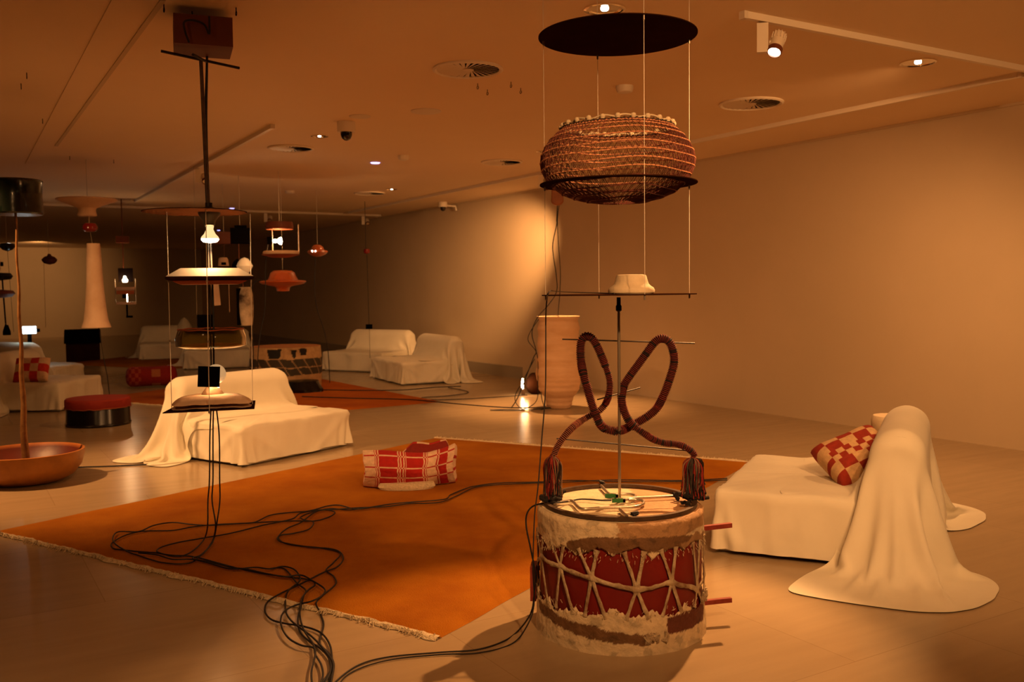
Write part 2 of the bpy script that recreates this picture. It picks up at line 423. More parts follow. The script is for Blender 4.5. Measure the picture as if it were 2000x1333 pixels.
disc('access_panel', 832, 217, 30, 'plain round cover in the ceiling between the dome camera and the large vent', 'ceiling cover', 'wcyl', .012)
disc('access_panel', 703, 227, 21, 'small plain round cover in the ceiling just above the dome camera', 'ceiling cover', 'wcyl', .01)
disc('smoke_detector', 1220, 168, 17, 'small white smoke detector on the ceiling between dark disc and basket', 'smoke detector', 'white', .05)
disc('smoke_detector', 788, 304, 11, 'small white smoke detector right of the bluish light patch on the ceiling', 'smoke detector', 'white', .05)
disc('smoke_detector', 566, 373, 9, 'tiny smoke detector on the far ceiling above the lit lamp stack', 'smoke detector', 'white', .04)
def downlight(px, py, rpx, label, lit=False):
    p = on(px, py, CEIL); r = rpx*dep(p)/FPX
    t = thing('recessed_downlight', label, 'ceiling light', p, group='recessed downlights')
    MB().lathe([(r, 0), (r*1.0, -.010), (r*.88, -.012), (r*.85, 0)], 40).build('ring', 'chrome', t)
    MB().lathe([(r*.88, -.006), (r*.7, -.003), (r*.45, -.0015), (0, -.001)], 24).build('reflector', 'chrome', t, smooth=False)
    if lit: MB().lathe([(0, -.014), (r*.16, -.013), (r*.2, -.004)], 14).build('bulb', 'lens', t)
    return t
downlight(1181, 16, 41, 'mirrored recessed downlight above the dark top disc', True)
downlight(1793, 121, 34, 'mirrored recessed downlight inside the corner of the tracks at right', True)
downlight(624, 265, 17, 'small lit downlight just left of the dome camera', True)
downlight(765, 369, 11, 'small lit downlight in the far ceiling right of the small vent', True)
downlight(1060, 295, 12, 'small recessed downlight just left of the woven basket')
for px, py, r, lb in ((733, 318, 16, 'bluish patch of light on the ceiling between the dome camera and the smoke detector'),
                      (453, 407, 8, 'tiny bluish patch of light on the ceiling above the right side of the black disc'),
                      (427, 450, 5, 'tiny bluish patch of light on the ceiling right of the reflector bulb')):
    p = on(px, py, CEIL); rr = r*dep(p)/FPX
    o = MB().lathe([(rr*.6, 0), (rr*.5, -.010), (0, -.014)], 20).build('blue_light_patch', 'blue', loc=p); tag(o, lb, 'ceiling light')  # glowing disc stands in for a bluish light patch on the ceiling
def dome(px, py, wpx, label):
    p = on(px, py, CEIL); k = dep(p)/FPX; r = wpx/2*k
    t = thing('dome_camera', label, 'security camera', p)
    MB().lathe([(r, 0), (r, -r*1.05), (r*.94, -r*1.15), (0, -r*1.15)], 32).build('housing', 'white', t)
    MB().lathe([(r*.66, -r*1.15), (r*.64, -r*1.5), (r*.5, -r*1.85), (r*.25, -r*2.05), (0, -r*2.1)], 28).build('dome', 'darkdome', t)
    return t, r
dome(676, 238, 35, 'white dome security camera on the ceiling left of centre')
t, r = dome(865, 395, 17, 'small white dome security camera near the top of the right wall')
MB().tube([(r*.6, 0, -.06), (.28, .05, -.06), (.30, .05, -.14)], .018, 8).build('bracket', 'wcyl', t)
for i, (px, py) in enumerate(((933, 163), (952, 175), (998, 160), (1017, 172), (375, 22), (461, 15), (52, 142), (41, 163), (83, 232), (320, 8), (136, 305), (222, 312))):
    p = on(px, py, CEIL)
    mb = MB(); mb.tube([(0, 0, 0), (0, 0, -.02)], .003, 6)
    mb.tube([V((0, .012*math.sin(a), -.032+.012*math.cos(a))) for a in [x*.6 for x in range(10)]], .0025, 6)
    tag(mb.build('ceiling_hook', 'dark', loc=p), ['small dark screw hook in the ceiling just below the large vent', 'small dark screw hook in the ceiling above the hanging lamp', 'small dark screw hook in the bare ceiling at upper left'][0 if i < 4 else 1 if i in (4, 5) else 2], 'ceiling hook',
        ['hooks below the large vent', 'hooks above the hanging lamp', 'hooks at upper left'][0 if i < 4 else 1 if i in (4, 5) else 2])

# ------------------------------------------------------------------ rugs
def rug(name, c, label, mtl, fr=(0, 2), th=.016, dens=1.0):
    A, B, C_, D = [V((p[0], p[1], 0)) for p in c]
    def bil(u, v): return (A*(1-u)+B*u)*(1-v)+(D*(1-u)+C_*u)*v
    o = V((sum(p.x for p in (A, B, C_, D))/4, sum(p.y for p in (A, B, C_, D))/4, 0))
    t = thing(name, label, 'rug', o)
    nx, ny = 60, 80
    mb = MB()
    def fn(u, v):
        p = bil(u, v); e = min(u, 1-u, v, 1-v)
        j = .012*fbm((p.x*2.2, p.y*2.2, 3)) if e < .001 else 0
        z = th+.0025*fbm((p.x*2, p.y*2, 0)) if e > .004 else .001
        dv = (o-p).normalized()*(j+.004)
        return (p.x-o.x+dv.x, p.y-o.y+dv.y, z)
    mb.grid(nx, ny, fn); mb.build('pile', mtl, t)
    for s in fr:
        P, Q = ((A, B), (B, C_), (D, C_), (A, D))[s]
        ou = V((P.y-Q.y, Q.x-P.x, 0)).normalized()
        if ou.dot((P+Q)/2-o) < 0: ou = -ou
        L = (Q-P).length; n = int(L/.018); mb = MB()
        def ff(u, v):
            p = P.lerp(Q, u); wd = .040+.030*fbm((p.x*5, p.y*5, 1))
            prof = (0, .35, .75, 1)[int(round(v*3))]
            z = (.006, .019, .016, .001)[int(round(v*3))]*(.6+.5*abs(fbm((p.x*9, p.y*9, v))))
            q = p+ou*(prof*wd-.01)-o
            return (q.x, q.y, z+.002)
        mb.grid(n*2, 3, ff)
        for k in range(int(L/.010*dens)):
            u = random.random(); p = P.lerp(Q, u)-o+ou*random.uniform(.0, .03); d = (ou*random.uniform(.01, .035)+(Q-P).normalized()*random.uniform(-.022, .022))
            h = random.uniform(.010, .024)
            mb.tube([p+V((0, 0, .006)), p+d*.5+V((0, 0, h)), p+d+V((0, 0, .003))], .0022, 4)
        mb.build('fringe', 'fringe', t)
    return t
RA, RB, RC, RD = on(-12, 1040), on(862, 1248), on(1467, 905), on(848, 857)
rug('orange_rug', [RA, RB, RC, RD], 'large orange wool rug with cream fringe under the plaid cushion', 'rug', fr=(0, 2))
rug('orange_rug', [on(170, 782), on(560, 812), on(860, 786), on(560, 728)], 'rust orange rug behind the left sofa, crossed by black cords', 'rugdark', fr=(0,), dens=.3)
rug('orange_rug', [on(120, 712), on(330, 722), on(520, 702), on(330, 688)], 'far orange rug beyond the patterned bolster', 'rug', fr=(), dens=.2)

# ------------------------------------------------------------------ draped sofas
def drape(nx, ny, h, x0, y0, z0, collide, mask, pin, steps=230, iters=12, seed=1, fr=.9):
    rs = np.random.RandomState(seed)
    P = np.zeros((ny, nx, 3)); P[..., 0] = x0+np.arange(nx)[None, :]*h; P[..., 1] = y0+np.arange(ny)[:, None]*h
    P[..., 2] = z0; P += rs.uniform(-.004, .004, P.shape)
    lx = P[..., 0].copy()
    Q = P.copy()
    def cons(a, b, L, k):
        d = P[b]-P[a]; l = np.sqrt((d*d).sum(-1))+1e-9
        c = (d*((l-L)/l*.5*k*mask[a]*mask[b])[..., None]); P[a] += c; P[b] -= c
    S = np.s_
    prs = []
    for o in (0, 1):
        ex = nx-((nx-o) % 2); prs.append((S[:, o:ex:2], S[:, o+1:ex:2], h, 1.0))
        ey = ny-((ny-o) % 2); prs.append((S[o:ey:2, :], S[o+1:ey:2, :], h, 1.0))
    dg = h*2**.5
    for ox in (0, 1):
        for oy in (0, 1):
            ex = nx-((nx-ox) % 2); ey = ny-((ny-oy) % 2)
            prs.append((S[oy:ey:2, ox:ex:2], S[oy+1:ey:2, ox+1:ex:2], dg, .16))
            prs.append((S[oy:ey:2, ox+1:ex:2], S[oy+1:ey:2, ox:ex:2], dg, .16))
    for s_ in range(steps):
        v = (P-Q)*.975; Q = P.copy(); P += v; P[..., 2] -= .0020
        if s_ < 90: P[..., :2] += .0022*np.stack([np.sin(P[..., 1]*23+seed+P[..., 0]*9), np.sin(P[..., 0]*19+seed*2+P[..., 1]*7)], -1)*max(0, 1-s_/90)
        for it in range(iters):
            for a, b_, L, k in prs: cons(a, b_, L, k)
            if it % 2 == 0:
                for step in (2, 4):
                    k = .035 if step == 2 else .0
                    for ax in (0, 1):
                        n_ = nx if ax == 0 else ny
                        a = S[:, :n_-step] if ax == 0 else S[:n_-step, :]; b_ = S[:, step:] if ax == 0 else S[step:, :]
                        d = P[b_]-P[a]; l = np.sqrt((d*d).sum(-1))+1e-9; sh = np.minimum(l-h*step*.97, 0)
                        c = d*(sh/l*.5*k*mask[a]*mask[b_])[..., None]; P[a] += c; P[b_] -= c
            P[pin][:, 1] += 0; r_ = P[pin]; r_[:, 1] = y0+pin*h; P[pin] = r_
            if it % 4 == 3 or it == iters-1:
                hit = collide(P)
                if hit is not None: Q[hit] = Q[hit]*(1-fr)+P[hit]*fr
    return P

def sofa_collider(W=1.22, D=1.06, hs=.36, ha=.74, rb=.135):
    eps = 1e-3
    def sd(P):
        x, y, z = P[..., 0], P[..., 1], P[..., 2]
        re = .05
        yc = D-rb-.01; zt = ha-rb
        dz = z-np.clip(z, 0, zt); lean = yc+.05*(z/ha)
        p2 = np.sqrt((y-lean)**2+dz**2)-(rb-re); q = np.abs(x)-(W/2-re)
        a = np.sqrt(np.maximum(p2, 0)**2+np.maximum(q, 0)**2)+np.minimum(np.maximum(p2, q), 0)-re
        cx = np.abs(x)-(W/2-.04); cy = np.abs(y-(D-.1)/2)-((D-.1)/2-.04); cz = np.abs(z-hs/2)-(hs/2-.04)
        m_ = np.maximum
        s2 = np.sqrt(m_(cx, 0)**2+m_(cy, 0)**2+m_(cz, 0)**2)+np.minimum(m_(m_(cx, cy), cz), 0)-.045
        return np.minimum(a, s2)
    def col(P):
        d = sd(P); mk = d < .006
        if mk.any():
            p = P[mk]; g = np.zeros_like(p)
            for k in range(3):
                e = np.zeros(3); e[k] = eps; g[:, k] = sd(p+e)-sd(p-e)
            g /= (np.sqrt((g*g).sum(-1))+1e-9)[:, None]
            P[mk] = p+g*(.006-d[mk])[:, None]
        fl = P[..., 2] < .006; P[..., 2][fl] = .006+.0*P[..., 2][fl]
        return mk | fl
    return col
SW, SD, SH, SB = 1.22, 1.06, .36, .74
def seat_cover(seed=0, amp=1.0):
    mb = MB(); W, D = SW+.03, SD-.14; r = .045
    n = 120; per = 2*(W+D); hx, hy = W/2, D/2; ys = 12
    def outline(s):           # rounded rectangle perimeter
        s = (s % 1.0)*per
        seg = [(-hx, -hy, 1, 0, W), (hx, -hy, 0, 1, D), (hx, hy, -1, 0, W), (-hx, hy, 0, -1, D)]
        for x, y, dx, dy, L in seg:
            if s <= L:
                px_, py_ = x+dx*s, y+dy*s; break
            s -= L
        cx = max(-hx+r, min(hx-r, px_)); cy_ = max(-hy+r, min(hy-r, py_))
        dv = V((px_-cx, py_-cy_, 0))
        if dv.length > 1e-6 and abs(px_-cx) > 1e-6 and abs(py_-cy_) > 1e-6: dv = dv.normalized()*r; return V((cx, cy_, 0))+dv, dv.normalized()
        nn = V((0, -1, 0)) if abs(py_+hy) < 1e-6 else V((0, 1, 0)) if abs(py_-hy) < 1e-6 else V((1, 0, 0)) if px_ > 0 else V((-1, 0, 0))
        return V((px_, py_, 0)), nn
    rows = 15; N = 220
    def fn(u, v):
        p, nn = outline(u); t = v
        hem = .030+.010*fbm((p.x*3, p.y*3, seed))
        z = hem+(SH-r-hem)*t
        # folds: cloth drawn in towards each corner
        cd = min((abs(p.x)-hx)**2+(abs(p.y)-hy)**2, 1)**.5
        f = .010*amp*fbm((p.x*4+seed, p.y*4, z*1.2))+.016*amp*math.exp(-cd*cd/.02)*math.sin(cd*60+z*9)*(1-t)
        f += .008*(1-t)
        dg = (abs(p.x)+abs(p.y))*1.2-z*1.6+seed
        f += .006*amp*max(0, math.sin(dg*7))**6
        q = p+nn*f; return (q.x, q.y+hy, z)
    mb.grid(N, rows, fn, close_x=True)
    base = len(mb.v)-N
    # rounded shoulder then top
    prev = [base+i for i in range(N)]
    for k, (ins, zz) in enumerate(((.006, SH-.020), (.018, SH-.005), (.040, SH), (.2, SH+.008), (.45, SH+.012), (.75, SH+.012))):
        cur = []
        for i in range(N):
            p, nn = outline(i/N); 
            if k < 3: q = p-nn*ins
            else: q = p*(1-ins)
            zt = zz+.006*amp*fbm((q.x*4, q.y*4, seed+5))+.005*amp*abs(fbm((q.x*9+q.y*3, q.y*2, seed)))
            cur.append(mb.addv((q.x, q.y+hy, zt)))
        for i in range(N):
            l = (i+1) % N; mb.f.append((prev[i], prev[l], cur[l], cur[i]))
        prev = cur
    c = mb.addv((0, hy, SH+.012))
    for i in range(N): mb.f.append((prev[i], prev[(i+1) % N], c))
    return mb
def inner_frame():
    mb = MB(); mb.box((0, (SD-.16)/2, SH/2-.005), (SW-.06, SD-.22, SH-.03)); mb2 = mb
    n = 13; rb = .105; rows = []
    for x in (-SW/2+.03, SW/2-.03):
        r = []
        pts = [(-rb, .02)]+[(-rb*math.cos(math.pi*k/10), SB-.135+rb*math.sin(math.pi*k/10)) for k in range(11)]+[(rb, .02)]
        for y, z in pts: r.append(mb2.addv((x, SD-.145+y+.05*z/SB, z)))
        rows.append(r)
    for k in range(len(rows[0])-1): mb2.f.append((rows[0][k], rows[1][k], rows[1][k+1], rows[0][k+1]))
    mb2.f.append(tuple(rows[0])); mb2.f.append(tuple(reversed(rows[1]))); return mb2
H_ = .034
colf = sofa_collider(SW, SD, SH, SB)
def cover_mask(nx, ny, lo, ro, front, back):
    mk = np.ones((ny, nx))
    for j in range(ny):
        for i in range(nx):
            ex = max(0, lo-i*H_, i*H_-(nx*H_-ro)); by = max(0, j*H_-front)/back; fy = max(0, front-j*H_)
            if ex > .04 and fy > .50: mk[j, i] = 0
            if ex > .0 and (ex/.98)**2+by*by > .92: mk[j, i] = 0
    return mk
def cover_mesh(P, mk):
    mb = MB(); ny, nx = P.shape[:2]; idx = {}
    for j in range(ny-1):
        for i in range(nx-1):
            q = ((j, i), (j, i+1), (j+1, i+1), (j+1, i))
            if min(mk[a] for a in q) < 1: continue
            for a in q:
                if a not in idx: idx[a] = mb.addv(P[a])
            mb.f.append(tuple(idx[a] for a in q))
    cnt = {}
    for f in mb.f:
        for k in range(4):
            e = tuple(sorted((f[k], f[(k+1) % 4]))); cnt[e] = cnt.get(e, 0)+1
    nb = {}
    for (a, c), n_ in cnt.items():
        if n_ == 1: nb.setdefault(a, []).append(c); nb.setdefault(c, []).append(a)
    for _ in range(6):
        nv = list(mb.v)
        for a, l in nb.items():
            if len(l) == 2: nv[a] = tuple((V(mb.v[a])*2+V(mb.v[l[0]])+V(mb.v[l[1]]))/4)
        mb.v = nv
    return mb
def run_cover(lo, ro, front, back, seed):
    nx = int((SW+lo+ro)/H_); ny = int((front+back)/H_); mk = cover_mask(nx, ny, lo, ro, front, back)
    return drape(nx, ny, H_, -SW/2-lo, SD-.09-front, SB+.03, colf, mk, int(front/H_), seed=seed), mk
PA = run_cover(.98, .98, .80, .76, 3)     # long cloth that trails on the floor
PB = run_cover(.68, .60, .80, .74, 5)     # shorter cloth
covA = cover_mesh(*PA).build('back_cover', 'cloth', sub=1, angle=180)
covB = cover_mesh(*PB).build('back_cover', 'cloth', sub=1, angle=180)
seatA = seat_cover(1.0, 1.4).build('seat_cover', 'clothfine', angle=180)
seatB = seat_cover(4.0, 2.0).build('seat_cover', 'clothfine', angle=180)
frm = inner_frame().build('cushion_body', 'cloth', angle=40)
def sofa(label, origin, rz, cov, seat, first=False, sc=(1, 1, 1), rev=False):
    t = thing('covered_sofa', label, 'sofa', origin, rz, 'sofas under cream dust sheets'); t.scale = sc
    for src in (cov, seat, frm):
        c = src if first and src.parent is None else src.copy()
        if c is not src: COL.objects.link(c)
        c.parent = t
    return t
def rzd(d): return math.atan2(-d[0], d[1])       # local +y along d
# right sofa: front near corner, back axis d, width axis w
d = V((.56, -.83)).normalized(); wv = V((-d.y, d.x))
corner = V((3.66, 3.90)); org = corner+wv*SW/2
sofa('cream sheeted sofa at right with a checked pillow, sheet trailing on the floor', (org.x, org.y, 0), rzd(d), covA, seatA, True)
d2 = V((-.424, .906)).normalized(); w2 = V((d2.y, -d2.x)); corner2 = V((2.17, 8.02)); org2 = corner2+w2*(SW/2)
sofa('cream sheeted sofa at left behind the hanging lamp and its cords', (org2.x, org2.y, 0), rzd(d2), covB, seatB, True, sc=(1.07, 1, .98))
sofa('sheeted sofa against the right wall, nearer of the back pair', (6.15, 14.25, 0), rzd((.995, -.08)), covB, seatB, sc=(1.25, 1.0, 1))
sofa('sheeted sofa of the back pair farther from the terracotta pot', (6.38, 16.35, 0), rzd((.87, .50)), covA, seatA, sc=(1.15, 1, 1))
a = floor_d(172, 12.1); sofa('sheeted sofa at the far left edge holding a red checked pillow', (a.x, a.y+.55, 0), rzd((-cR.x, -cR.y)), covA, seatA)
a = floor_d(95, 15.6); sofa('sheeted sofa at far left seen from behind, below the bright projector', (a.x, a.y, 0), rzd((-.75, -.66)), covB, seatB, sc=(1.2, 1, 1.02))
a = floor_d(325, 21.0); sofa('small far sheeted sofa left of the lowest hanging plates', (a.x, a.y, 0), rzd((.2, .98)), covB, seatA, sc=(.9, 1, 1))
a = floor_d(425, 18.4); sofa('far sheeted sofa behind the left sofa, seen through the amber glass dish', (a.x, a.y, 0), rzd((.25, .95)), covB, seatB)

# ------------------------------------------------------------------ cushions
RED = (.42, .012, .008); CRM = (.72, .50, .33); DRD = (.20, .010, .006)
def pillow_mb(w_, h_, th, cfn, n=72):
    mb = MB()
    def s(sign):
        def fn(u, v):
            x, y = u*2-1, v*2-1
            pin = 1-.10*(abs(x)**6)*(1-y*y)-.0
            e = max(0, (1-x**4))**.5*max(0, (1-y**4))**.5
            px_ = x*w_/2*(1-.07*(1-y*y)*abs(x)**3*0-.05*(1-abs(y))*abs(x)); py_ = y*h_/2*(1-.05*(1-abs(x))*abs(y))
            return (px_, py_, sign*th/2*e**.75*(1+.08*fbm((x*2, y*2, sign))))
        return fn
    mb.grid(n, n, s(1), cfn)
    k = len(mb.v); f0 = len(mb.f); mb.grid(n, n, s(-1), cfn)
    for i in range(f0, len(mb.f)): mb.f[i] = tuple(reversed(mb.f[i]))
    return mb
PRD = (.30, .025, .010); PCR = (.62, .40, .20)
def check(u, v):
    # large checks with a band of small ones across the middle
    if .40 < v < .62:
        a = int(u*9); b_ = int((v-.40)/.11)
        return PCR if (a+b_) % 2 else PRD
    a = int(u*4.5+.3); b_ = int(v*5)
    return PCR if (a+b_) % 2 else PRD
t = thing('checked_pillow', 'red and cream checked pillow leaning on the right sofa backrest', 'pillow', (0, 0, 0))
pp = org+d*.72-wv*.08
t.location = (pp.x, pp.y, SH+.135)
nz_ = (V((-cF.x, -cF.y, 0)).normalized()*.75-V((d.x, d.y, 0))*.35+V((0, 0, .95))).normalized()
t.rotation_euler = (nz_.to_track_quat('Z', 'Y').to_matrix().to_4x4() @ Matrix.Rotation(math.radians(38), 4, 'Z')).to_euler()
pillow_mb(.40, .36, .19, check).build('cover', 'attr', t, colors='f', weld=True, angle=180)
a = on(64, 748, .36)
t = thing('checked_pillow', 'red and cream checked pillow lying on the sofa at the far left', 'pillow', (a.x, a.y+.05, .36+.10), 0.6)
t.rotation_euler = (math.radians(60), 0, -.3+AZ(a)); t.location.z = .36+.16
pillow_mb(.42, .34, .18, lambda u, v: CRM if (int(u*4)+int(v*3)) % 2 else (.55, .03, .015), 30).build('cover', 'attr', t, colors='f', weld=True, angle=180)

def plaid(u, v):
    # red and cream blocks, thin pale lines, darning-like crossings
    bx = [0, .115, .155, .345, .385, .40, .415, .44, .455, .47, .485, .50, .68, .70, .715, .73, .745, .76, .86, .88, .895, .91, 1.0]
    ty = ['C', 'V', 'R', 'V', 'C', 'V', 'C', 'L', 'R', 'L', 'R', 'L', 'R', 'L', 'R', 'L', 'R', 'L', 'C', 'V', 'R', 'V', 'R']
    z_ = (v*3.4) % 1.0; hl = z_ < .12
    sec = 'R'
    if u < .12: sec = 'C'
    elif u < .175: sec = 'l'
    elif u < .36: sec = 'R'
    elif u < .47: sec = 'L'
    elif u < .64: sec = 'R'
    elif u < .70: sec = 'l'
    elif u < .80: sec = 'C'
    elif u < .85: sec = 'l'
    elif u < .93: sec = 'R'
    else: sec = 'C'
    if sec == 'C': return RED if hl else CRM
    if sec == 'R': return CRM if hl else RED
    st = int(u*(72))
    on_ = st % 2
    if hl: on_ = 1-on_
    return CRM if on_ else RED
a = on(800, 958)
t = thing('plaid_cushion', 'slumped red and cream plaid cushion lying folded on the orange rug', 'cushion', (a.x, a.y, .016), -YAW+.10)
mb = MB()
WC, HC = .70, .262
def pf(u, v):
    # bellied front wall curving in plan, wrapping a little over the top and under the foot
    x = (u-.5)*WC; yb = .30*(u-.42)**2*1.2 - (0 if u < .8 else (u-.8)*.15)
    z = HC*(v**.9); by = -.105*math.sin(math.pi*min(1, v*1.02))**.7
    sag = .022*math.sin(u*5.2+.8)+.09*max(0, u-.72)
    top = v > .85
    y = yb*1.5+by+(.05 if v > .999 else 0)
    return (x*(1-.06*math.sin(math.pi*v)+0)+.012*fbm((u*3, v*3, 0)), y+.012*fbm((u*4, v*3, 7)), max(.004, z*(1+.10*(u-.3))+sag*v))
mb.grid(150, 60, pf, plaid)
mb.build('plaid_face', 'attr', t, colors='f', angle=180)
# back wall and hollowed top
mb = MB()
def bf(u, v):
    fx, fy, fz = pf(u, 1.0)
    peak = .125*(max(0, min(1, (u-.30)/.22)))*(1-.16*math.exp(-((u-.74)/.10)**2))*max(.0, min(1, (1.0-u)/.08))
    bx, by_, bz = (fx*.92+.02, fy+.34, .16+peak)
    s_ = v
    if s_ < .5:
        k = s_/.5; return (fx+(bx-fx)*k, fy+(by_-fy)*k, fz+(bz-fz)*k-.075*math.sin(math.pi*k)*(1-.3*u))
    k = (s_-.5)/.5; return (bx*(1-.05*k), by_+.04*math.sin(math.pi*k), bz*(1-k)+.004*k)
mb.cur = DRD; mb.grid(60, 40, bf, lambda u, v: DRD if v < .47 else (CRM if (int(u*7)+int(v*12)) % 2 else RED))
mb.build('velvet_lining', 'attr', t, colors='f', angle=180)
for s_, uu in ((0, 0.0), (1, 1.0)):
    mb = MB(); fx = [pf(uu, k/12) for k in range(13)]; 
    bk_ = [bf(uu, 1-.5*k/12) for k in range(13)]; n0 = len(mb.v)
    for p1, p2 in zip(fx, bk_):
        for q in range(5): 
            w_ = V(p1).lerp(V(p2), q/4); w_.x += (-1 if s_ == 0 else 1)*.03*math.sin(math.pi*q/4); mb.addv(w_)
    for j in range(12):
        for q in range(4): mb.f.append((n0+j*5+q, n0+j*5+q+1, n0+(j+1)*5+q+1, n0+(j+1)*5+q))
        for q in range(4): mb.fc.append(CRM if j % 4 else RED)
    mb.build('side_panel', 'attr', t, colors='f', angle=180)
mb = MB(); mb.lathe([(.0, .002), (.20, .002), (.215, .02), (.20, .05), (.10, .06)], 40, c=(-.02, -.02, 0), sy=.42)
mb.build('base_band', 'fringe', t)
# bolster far left
a = on(297, 757)
t = thing('patterned_bolster', 'dark red patterned bolster on the floor left of the left sofa', 'cushion', (a.x, a.y, .01), AZ(a))
k = dep(a)/FPX
def bol(u, v):
    x = (u-.5)*95*k; r_ = .17*(1-.10*math.sin(math.pi*u))*(max(0, 1-abs(2*u-1)**9))**.5+.001
    an = 2*math.pi*v; return (x, math.cos(an)*r_*1.1, .17+math.sin(an)*r_)
MB().grid(60, 60, bol, lambda u, v: ((.34, .05, .02) if (int(u*16)+int(v*14)) % 2 else (.24, .010, .006)) if u < .3 else ((.40, .13, .05) if (int(u*6) == 3 and int(v*8) in (5, 3)) else (.25, .010, .006))).build('cover', 'attr', t, colors='f', angle=180)

# ------------------------------------------------------------------ the laced drum and its stand
dc = V((2.525, 3.283, 0)); DR = .366; DH = .548; DAZ = AZ(dc); KD = dep(dc)/FPX
drum = thing('laced_drum', 'red drum with cream hide heads and hide lacing in the foreground', 'drum', dc, DAZ)
CREAM = (.72, .58, .38); TAN = (.42, .24, .11); BRN = (.17, .085, .035); DBR = (.13, .035, .02)
MB().lathe([(DR-.012, .03), (DR-.010, .15), (DR-.010, .42), (DR-.012, .52)], 96).build('shell', 'redpaint', drum)
def skin_color(th, z, z0):
    th += .05*fbm((th*4, z*22, 5))
    # th: 0 faces the viewpoint, positive to the right
    n1 = fbm((th*2.0, z*7, 2)); n2 = fbm((th*5, z*18, 9))
    c = CREAM
    if z > .25:
        if th > -.02+.02*n2 and abs(th) < 2.4 and z > .475+.01*n1: c = TAN
        zc = .435+.02*math.sin(th*2+1)+.012*n1; 
        if -.62 < th < 1.15 and abs(z-zc) < .034*(1-((th-.2)/.85)**4)**.5 if abs((th-.2)/.85) < 1 else False: c = BRN
        if th > .75 and z < .45+.03*n1 and th < 1.6: c = (.33, .19, .09)
    else:
        zc = .115-.045*(th+1.1)/1.3+.01*n1
        if -1.3 < th < .35 and abs(z-zc) < .024+.01*n2: c = BRN
        if .55 < th < 1.3 and abs(z-.105-.02*n1) < .042: c = DBR
        if abs(th) > 1.6: c = BRN if n1 > .05 else CREAM
    if n2 > .42: c = tuple(a*.7 for a in c)
    return c
def skin_side(sign):
    mb = MB(); N = 420; R_ = 26; n0 = 0
    for j in range(R_+1):
        for i in range(N):
            an = 2*math.pi*i/N; th = (an+math.pi) % (2*math.pi)-math.pi
            v = j/R_
            # hem rises and drops in scallops where the lacing pulls it
            sc = abs(math.sin(an*7+.6))
            if sign > 0: edge = .430-.035*(1-sc)**1.5*(1 if abs(th) < 3 else 0)+.022*fbm((an*3, 1, 0))-.02*math.exp(-((th+.85)/.22)**2)+.012*fbm((an*22, 3, 0)); z = edge+(DH-.004-edge)*v
            else: edge = .145+.035*(1-sc)**1.5+.022*fbm((an*3, 8, 0))+.014*fbm((an*22, 5, 0))+.02*math.exp(-((th+.0)/.5)**2); z = .0+(edge)*v
            rr = DR+.004*fbm((an*5, z*14, 3))+(.010 if sign < 0 else 0)*(1-z/.2)
            if sign > 0 and v > .86: rr -= .016*((v-.86)/.14)**2
            if (sign > 0 and j == 0) or (sign < 0 and j == R_): rr -= .006
            p = (math.sin(an)*rr, -math.cos(an)*rr, z)
            mb.addv(p, skin_color(th, z, 0))
    for j in range(R_):
        for i in range(N):
            l = (i+1) % N; mb.f.append((j*N+i, j*N+l, (j+1)*N+l, (j+1)*N+i))
    return mb
skin_side(1).build('upper_head_skirt', 'hide', drum, colors='v', angle=180)
skin_side(-1).build('lower_head_skirt', 'hide', drum, colors='v', angle=180)
mb = MB()
def top(u, v):
    an = 2*math.pi*u; r_ = (DR-.016)*v; return (math.sin(an)*r_, -math.cos(an)*r_, DH-.004+.003*math.sin(v*3.1))
NT = 96
for j in range(NT//2+1):
    for i in range(NT):
        p = top(i/NT, j/(NT//2)); x, y = p[0], p[1]
        e = .055+.02*fbm((x*6, y*6, 0))
        mb.addv(p, CREAM if x < e+.06*(-y) else (.55, .31, .16))
for j in range(NT//2):
    for i in range(NT):
        l = (i+1) % NT; mb.f.append((j*NT+i, (j+1)*NT+i, (j+1)*NT+l, j*NT+l))
mb.build('drum_head', 'hide', drum, colors='v', angle=180)
# lacing
mb = MB(); NN = 14; nodes = []
for k in range(NN):
    an = 2*math.pi*(k+.35)/NN+random.uniform(-.05, .05); nodes.append((an, .285+.035*math.sin(an*2.2+2.5)+random.uniform(-.028, .028)))
def lace(p1, p2, r0=.009):
    r0 *= .95
    pts = []; nr = []; rs = []
    for i in range(11):
        t_ = i/10; an = p1[0]+(p2[0]-p1[0])*t_; z = p1[1]+(p2[1]-p1[1])*t_+.006*fbm((an*4, t_*3, p1[0]))
        rr = DR+.001; pts.append((math.sin(an)*rr, -math.cos(an)*rr, z)); nr.append((math.sin(an), -math.cos(an), 0))
        rs.append(r0*(1+.35*fbm((an*9, z*30, 4)))*(1+.8*(2*t_-1)**6))
    mb.tube(pts, rs, 8, flat=.40, nrm=nr)
for k in range(NN):
    a1, z1 = nodes[k]; a2, z2 = nodes[(k+1) % NN]
    if a2 < a1: a2 += 2*math.pi
    lace((a1, z1), (a2, z2), .010)
    st = 2*math.pi/NN
    lace((a1, z1), (a1-st*.30+random.uniform(-.04, .04), .43), .007)
    lace((a1, z1), (a1+st*.16+random.uniform(-.04, .04), .43), .008)
    lace((a1, z1), (a1-st*.22+random.uniform(-.04, .04), .15), .007)
    lace((a1, z1), (a1+st*.34+random.uniform(-.04, .04), .15), .008)
mb.build('lacing', 'lace', drum)
